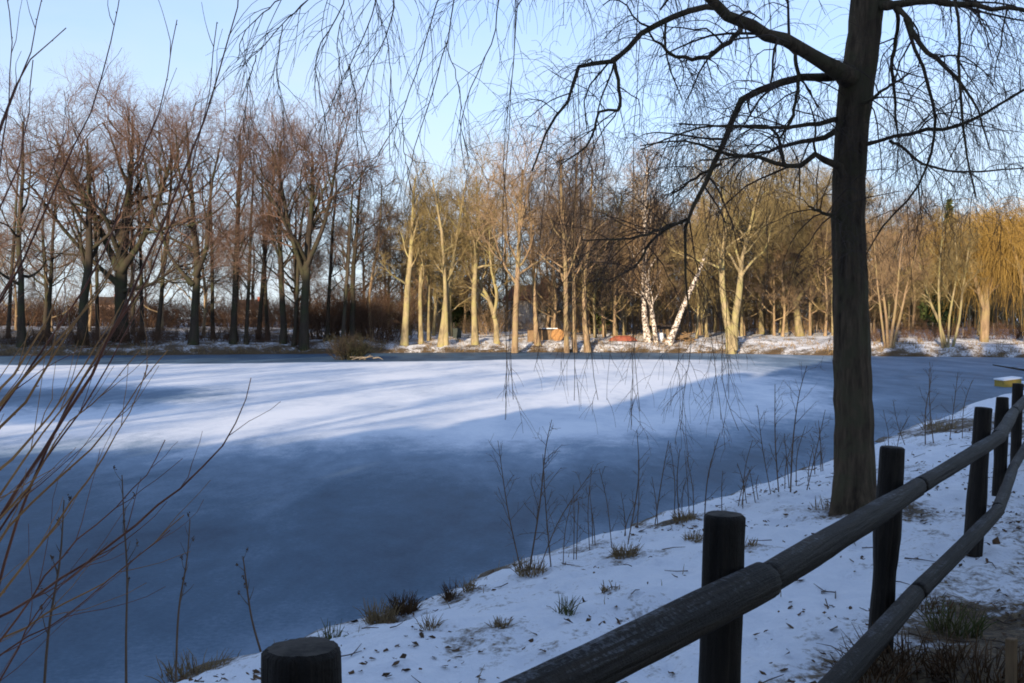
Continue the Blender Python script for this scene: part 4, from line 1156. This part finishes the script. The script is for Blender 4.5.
# single grass blades through the snow
n = 1500
lx = rng.uniform(-3, 8, n); ly = rng.uniform(2.2, 17, n); sdl = sdist(lx, ly)
ok = (sdl > .0) & (rng.random(n) < np.clip(.9 * np.exp(-sdl / .35) + .22 * (vnoise(lx, ly, 1.2, 31) > .55), 0, 1)); lx, ly = lx[ok], ly[ok]; n = len(lx)
P = np.zeros((n, 3, 3)); P[:, 0] = np.stack([lx, ly, ground(lx, ly) - .01], 1)
d = unit(rng.normal(size=(n, 3)) * .35 + np.array([0, 0, 1])); L = rng.uniform(.03, .12, n)
for k in (1, 2): P[:, k] = P[:, k - 1] + d * (L / 2)[:, None]; d = unit(d + rng.normal(size=(n, 3)) * .25)
gb = MB(); gb.tubes(P, np.repeat(np.array([[.0032, .0026, .001]]), n, 0), 3)
tag(gb.build('grass_blades', M['straw']), 'thin straw blades poking through the near snow', 'grass', kind='stuff')
# rough grass on the far bank
n = 9000
lx = rng.uniform(-40, 45, n); ly = rng.uniform(58, 86, n); sdl = sdist(lx, ly)
ok = (sdl > .0) & (sdl < 14) & (rng.random(n) < np.exp(-sdl / 2.2) + .25 * (vnoise(lx, ly, .25, 41) > .5)); lx, ly = lx[ok], ly[ok]; n = len(lx)
P = np.zeros((n * 5, 3, 3)); lx = np.repeat(lx, 5) + rng.normal(size=n * 5) * .12; ly = np.repeat(ly, 5) + rng.normal(size=n * 5) * .12
P[:, 0] = np.stack([lx, ly, ground(lx, ly) - .02], 1); d = unit(rng.normal(size=(n * 5, 3)) * .45 + np.array([0, 0, 1])); L = rng.uniform(.1, .42, n * 5)
for k in (1, 2): P[:, k] = P[:, k - 1] + d * (L / 2)[:, None]; d[:, 2] -= .3; d = unit(d)
gb = MB(); gb.tubes(P, np.repeat(np.array([[.016, .012, .004]]), n * 5, 0), 3)
tag(gb.build('rough_grass', M['straw']), 'rough tawny grass along the far bank', 'grass', kind='stuff')

# right edge: old stump, pale stake, cut block
def lump_stump(name, x, y, h, r, label, mat='bark_near', lean=(0, 0)):
    root = empty(name, (x, y, gz(x, y)), label, 'stump')
    m = logmesh((0, 0, -.1), (lean[0], lean[1], h), r * 1.15, r * .85, n=14, lump=.13, bev=.4)
    m.build('trunk', [M[mat], M['endgrain']], root)
    return root


lump_stump('tree_stump', 2.12, 3.75, .86, .17, 'dark rotten stump at the right edge beside the fence', lean=(.04, .05))
x, y = 1.82, 3.62; g = gz(x, y)
m = logmesh((0, 0, -.1), (.0, 0, 1.14 - g), .024, .022, n=6, S=4, lump=.05, bev=.2)
o = m.build('wooden_stake', [M['plank'], M['plank']], smooth=False); o.location = (x, y, g); tag(o, 'short brown wooden stake in front of the dark stump', 'stake')

# ------------------------------------------------------------------ far bank things
def house(name, px, d, w, dep, hw, hr, wall, roof, label, rz=0, wins=()):
    x = (px - 512) / F * d; g = gz(x, d)
    root = empty(name, (x, d, g), label, 'house'); root.rotation_euler = (0, 0, rz)
    b_ = MB(); b_.box((-w / 2, 0, -.3), (w / 2, dep, hw))
    b_.add([(-w / 2, 0, hw), (-w / 2, dep, hw), (-w / 2, dep / 2, hw + hr), (w / 2, 0, hw), (w / 2, dep, hw), (w / 2, dep / 2, hw + hr)], [[0, 2, 1, 1], [3, 4, 5, 5]])
    b_.build('wall', M[wall], root, smooth=False)
    r_ = MB(); th = .18
    e = .35; sl = hr / (dep / 2)
    for s1 in (0, 1):
        y0, y1 = (-e, dep / 2) if s1 == 0 else (dep + e, dep / 2)
        z0, z1 = hw - e * sl + .06, hw + hr + .06
        r_.add([(-w / 2 - .3, y0, z0), (w / 2 + .3, y0, z0), (w / 2 + .3, y1, z1), (-w / 2 - .3, y1, z1), (-w / 2 - .3, y0, z0 + th), (w / 2 + .3, y0, z0 + th), (w / 2 + .3, y1, z1 + th), (-w / 2 - .3, y1, z1 + th)],
               [[0, 1, 2, 3], [4, 5, 6, 7], [0, 1, 5, 4], [1, 2, 6, 5], [3, 0, 4, 7]])
    ro = r_.build('roof', M[roof], root, smooth=False)
    c = MB(); c.box((w * .2, dep * .4, hw + hr * .6), (w * .2 + .6, dep * .4 + .6, hw + hr + .9)); c.build('chimney', M['red_roof'], ro, smooth=False)
    for wx, wz in wins:
        f = MB(); f.box((wx - .55, -.06, wz - .65), (wx + .55, -.005, wz + .65)); fo = f.build('window', M['white_wall'], root, smooth=False)
        q = MB(); q.box((wx - .45, -.075, wz - .55), (wx + .45, -.062, wz + .55)); q.build('pane', M['pane'], fo, smooth=False)
    return root


house('white_house', 526, 98, 4.2, 4.0, 3.0, 1.2, 'white_wall', 'red_roof', 'white house with a red roof glimpsed between the central sunlit trunks', -.45, [(-1.2, 2.1), (1.2, 2.1)])
house('pink_house', 110, 230, 5, 4, 3.6, 1.4, 'pink_wall', 'dark_roof', 'small pinkish house far behind the tallest left tree', .4, [(-1.6, 2.4), (1.4, 2.4)])
house('cottage', 250, 240, 8, 6, 2.8, 2.0, 'white_wall', 'dark_roof', 'pale cottage far behind the straight pole-like trees', .2, [(-2.5, 1.5), (2.5, 1.5)])

# low hut with plank walls and the round timber disc
x = (541 - 512) / F * 75; g = gz(x, 75)
hut = empty('timber_hut', (x, 75, g), 'low plank hut with a flat dark roof between the central trunks', 'hut')
b_ = MB(); b_.box((-1.0, 0, -.1), (1.2, 1.3, .82)); b_.build('wall', M['plank'], hut, smooth=False)
b_ = MB(); b_.box((-1.12, -.12, .823), (1.32, 1.42, .9)); ro = b_.build('roof', M['dark_roof'], hut, smooth=False)
b_ = MB(); b_.box((0.1, -.1, .903), (1.25, 1.4, .96)); b_.build('snow_cover', M['snow_cap'], ro, smooth=False)
x = (557.5 - 512) / F * 74.2; g = gz(x, 74.2)
m = logmesh((0, 0, 0), (0, .22, 0), .47, .47, n=4, S=26, lump=.03, bev=.1)
o = m.build('timber_disc', [M['orange_wood'], M['orange_wood']]); o.location = (x, 74.2, g + .45); tag(o, 'round pale orange timber disc standing on edge beside the low hut', 'timber disc')

# upturned boat
x = (623 - 512) / F * 74; g = gz(x, 74)
boat = empty('rowing_boat', (x, 74, g), 'upturned orange-red rowing boat on the far bank right of the tall cluster', 'boat')
t = np.linspace(-1, 1, 13); ss = np.linspace(0, math.pi, 9)
V = np.array([[(tt * 1.05, .42 * (1 - abs(tt) ** 2.2) * math.cos(s1) + 0, .40 * (1 - .35 * abs(tt) ** 3) * (math.sin(s1) ** .7) * (1 - abs(tt) ** 6 * .8)) for s1 in ss] for tt in t])
ii = np.arange(13 * 9).reshape(13, 9); b_ = MB(); b_.add(V.reshape(-1, 3), np.stack([ii[:-1, :-1], ii[1:, :-1], ii[1:, 1:], ii[:-1, 1:]], -1).reshape(-1, 4)); b_.build('hull', M['boat_paint'], boat)
b_ = MB(); b_.box((-.95, -.03, .385), (.95, .03, .43)); b_.build('keel', M['plank'], boat, smooth=False)

# lean-to, wood pile and pale barrel beside the birches
x = (660 - 512) / F * 76; g = gz(x, 76)
lt = empty('lean_to', (x, 76, g), 'open lean-to with a dark sloping roof between the two birches', 'shelter')
for sx, sy, h in ((-1, 0, 1.0), (1, 0, 1.0), (-1, 1.4, .8), (1, 1.4, .8)):
    b_ = MB(); b_.tubes(np.array([(sx, sy, -.1), (sx, sy, h)]), np.array([.05, .05]), 8); b_.build('post', M['plank'], lt)
b_ = MB(); b_.add([(-1.2, -.25, 1.02), (1.2, -.25, 1.02), (1.2, 1.6, .80), (-1.2, 1.6, .80), (-1.2, -.25, 1.1), (1.2, -.25, 1.1), (1.2, 1.6, .88), (-1.2, 1.6, .88)], [[0, 1, 2, 3], [4, 5, 6, 7], [0, 1, 5, 4], [1, 2, 6, 5], [2, 3, 7, 6], [3, 0, 4, 7]]); b_.build('roof', M['dark_roof'], lt, smooth=False)
x = (681 - 512) / F * 73.5; g = gz(x, 73.5)
wp = MB()
for i in range(46):
    xx = rng.normal() * .42; zz = abs(rng.normal()) * .28 + .05; aa = rng.normal() * .5
    if abs(xx) > 1: continue
    c = np.array([xx, rng.normal() * .25, zz * (1.2 - abs(xx))]); d = np.array([math.cos(aa), rng.normal() * .5, math.sin(aa) * .7]) * rng.uniform(.3, .6)
    wp.tubes(np.array([c - d, c + d]), np.array([.05, .04]), 6, cap=True)
o = wp.build('brushwood_heap', M['plank']); o.location = (x, 73.5, g + .1); tag(o, 'heap of orange-brown cut branches at the foot of the leaning birch', 'brushwood')
x = (660 - 512) / F * 75; g = gz(x, 75)
rows = [(0, 0, 0), (0, 0, .08), (0, 0, .3), (0, 0, .55), (0, 0, .62)]
b_ = MB(); b_.tubes(np.array(rows), np.array([.24, .27, .3, .27, .22]), 16, cap=True)
o = b_.build('white_barrel', M['snow_cap']); o.location = (x, 75, g - .02); tag(o, 'squat white barrel under the lean-to', 'barrel')

# dark box, stump of birch wood, wire fence
x = (457 - 512) / F * 75; g = gz(x, 75)
bx = empty('litter_bin', (x, 75, g), 'dark box-shaped bin on the far bank right of the forked sunlit tree', 'bin')
b_ = MB(); b_.box((-.3, 0, .12), (.3, .5, .8)); b_.build('body', M['dark_box'], bx, smooth=False)
b_ = MB(); b_.box((-.34, -.04, .803), (.34, .54, .86)); b_.build('lid', M['dark_box'], bx, smooth=False)
b_ = MB(); b_.box((-.05, .2, -.1), (.05, .3, .117)); b_.build('post', M['dark_box'], bx, smooth=False)


def wire_fence(x0, x1, y, step, label, h=.95):
    xs_ = np.arange(x0, x1, step)
    root = empty('wire_fence', (x0, y, gz(x0, y)), label, 'fence'); o0 = np.array(root.location); tops = []
    for xx in xs_:
        g = gz(xx, y); q = np.array([(xx, y, g - .15), (xx + random.uniform(-.04, .04), y, g + h)]) - o0
        b_ = MB(); b_.tubes(q, np.array([.05, .045]), 7, cap=True); b_.build('post', M['grey_post'], root); tops.append(q[1])
    tops = np.array(tops)
    for dz in (.1, .4, .68):
        b_ = MB(); q = tops - np.array([0, .055, dz]); b_.tubes(q, np.full(len(q), .007), 4); b_.build('wire', M['grey_post'], root)


wire_fence(-5, 27, 86, 2.6, 'post-and-wire fence in the snow behind the central sunlit trunks')
wire_fence(28, 50, 78, 2.4, 'post-and-wire fence behind the coppiced stems on the right')

# landing stage at the right, on the near shore
x = (1012 - 512) / F * 34.5
ls = empty('landing_stage', (x, 34.3, 0), 'low landing stage with a yellow end beam and snow on its deck', 'jetty')
b_ = MB(); b_.box((-.42, -.12, .02), (.18, .55, .27), mat3=[[1, 0, 0], [0, 1, 0], [0.12, 0, 1]]); b_.build('end_beam', M['yellow_wood'], ls, smooth=False)
b_ = MB(); b_.box((-.44, -.14, .273), (.2, .57, .32), mat3=[[1, 0, 0], [0, 1, 0], [0.12, 0, 1]]); b_.build('snow_cover', M['snow_cap'], ls, smooth=False)
b_ = MB(); b_.box((.19, -.1, .02), (3.2, .5, .10)); dk = b_.build('deck', M['plank'], ls, smooth=False)
b_ = MB(); b_.box((.19, -.12, .103), (3.2, .52, .17)); b_.build('snow_cover', M['snow_cap'], dk, smooth=False)
x = (1010 - 512) / F * 37
lg = MB(); q = resample(np.array([(-2.4, 0, .62, .02), (-1.2, 0, .42, .04), (0, .1, .24, .06), (2.2, .2, .0, .07)]), 10); lg.tubes(q[:, :3], q[:, 3], 7, cap=True)
q2 = grow((q[None, :, :3], q[None, :, 3]), 6, .1, .8, .5, 40, 4, up=.1, ratio=.4, rmin=.008); lg.tubes(*q2, 4)
o = lg.build('fallen_branch', M['bark_left']); o.location = (20.2, 37, .02); tag(o, 'dark fallen branch reaching over the ice behind the landing stage', 'branch')
# snowy sticks on the ice by the brushwood clump
x = (368 - 512) / F * 57.5
fb_ = MB()
for i in range(9):
    c = np.array([rng.normal() * .7, rng.normal() * .2, .05]); d = np.array([1, rng.normal() * .3, rng.normal() * .12]) * rng.uniform(.15, .45)
    fb_.tubes(np.array([c - d, c + d * .2 + [0, 0, .1], c + d + [0, 0, random.uniform(0, .25)]]), np.array([.03, .03, .015]), 5)
o = fb_.build('fallen_branch', M['grey_post']); o.location = (x, 57.2, .03); tag(o, 'pale broken branch lying on the ice beside the brushwood clump', 'branch')

RINGS.append((tx, ty, .42, .17))
for x, y, w_, a_ in RINGS:
    bare = bare + a_ * np.exp(-((X - x) ** 2 + (Y - y) ** 2) / (2 * w_ * w_))
att = go.data.attributes.new('bare', 'FLOAT', 'POINT'); att.data.foreach_set('value', np.minimum(bare, .34).astype(np.float32).ravel())

# ------------------------------------------------------------------ light, sky, camera
sc = bpy.context.scene
w = bpy.data.worlds.new('World'); sc.world = w; w.use_nodes = True
nt = w.node_tree; bg = nt.nodes['Background']
sky = nt.nodes.new('ShaderNodeTexSky'); sky.sky_type = 'NISHITA'; sky.sun_disc = False
sky.sun_elevation = R(13); sky.sun_rotation = R(200); sky.air_density = 1.0; sky.dust_density = .2; sky.ozone_density = 3.5
tint = nt.nodes.new('ShaderNodeMix'); tint.data_type = 'RGBA'; tint.blend_type = 'MULTIPLY'; tint.inputs[0].default_value = 1
tint.inputs[7].default_value = (1.0, 1.035, 1.19, 1)
nt.links.new(sky.outputs[0], tint.inputs[6])
tc = nt.nodes.new('ShaderNodeTexCoord'); sz = nt.nodes.new('ShaderNodeSeparateXYZ'); nt.links.new(tc.outputs['Generated'], sz.inputs[0])
veil = ramp(nt, [(0., .86), (.10, .76), (.22, .58), (.38, .40), (1., .15)]); nt.links.new(sz.outputs['Z'], veil.inputs[0])
mp = nt.nodes.new('ShaderNodeMapping'); mp.inputs['Scale'].default_value = (2.2, 2.2, 7); nt.links.new(tc.outputs['Generated'], mp.inputs[0])
wn = node(nt, 'ShaderNodeTexNoise', Scale=1.6, Detail=5, Roughness=.55, Distortion=.4); nt.links.new(mp.outputs[0], wn.inputs['Vector'])
vf = math_n(nt, 'ADD', veil.outputs[0], math_n(nt, 'MULTIPLY', math_n(nt, 'SUBTRACT', wn.outputs['Fac'], .5), .5), True)
skyc = mixc(nt, vf, tint.outputs[2], (3.2, 3.6, 4.05))
nt.links.new(skyc, bg.inputs['Color']); bg.inputs['Strength'].default_value = .15

sun = bpy.data.lights.new('sun', 'SUN'); sun.energy = 5.0; sun.angle = R(.53); sun.color = (1.0, .81, .58)
so = bpy.data.objects.new('sun', sun); C.objects.link(so)
so.rotation_euler = Vector((math.sin(A20) * math.cos(R(13)), math.cos(A20) * math.cos(R(13)), -math.sin(R(13)))).to_track_quat('-Z', 'Y').to_euler()

cam = bpy.data.cameras.new('camera'); co = bpy.data.objects.new('camera', cam); C.objects.link(co)
co.location = EYE; co.rotation_euler = (math.pi / 2 - PITCH, 0, 0)
cam.sensor_width = 36; cam.lens = 36 * F / 1024; cam.clip_end = 10000; cam.clip_start = .05
sc.camera = co
sc.view_settings.view_transform = 'Standard'; sc.view_settings.look = 'None'; sc.view_settings.gamma = 1
sc.view_settings.exposure = .75
sc.render.engine = 'CYCLES'
sc.cycles.max_bounces = 5; sc.cycles.diffuse_bounces = 3; sc.cycles.glossy_bounces = 2
sc.cycles.use_denoising = True
sc.cycles.filter_width = 1.8
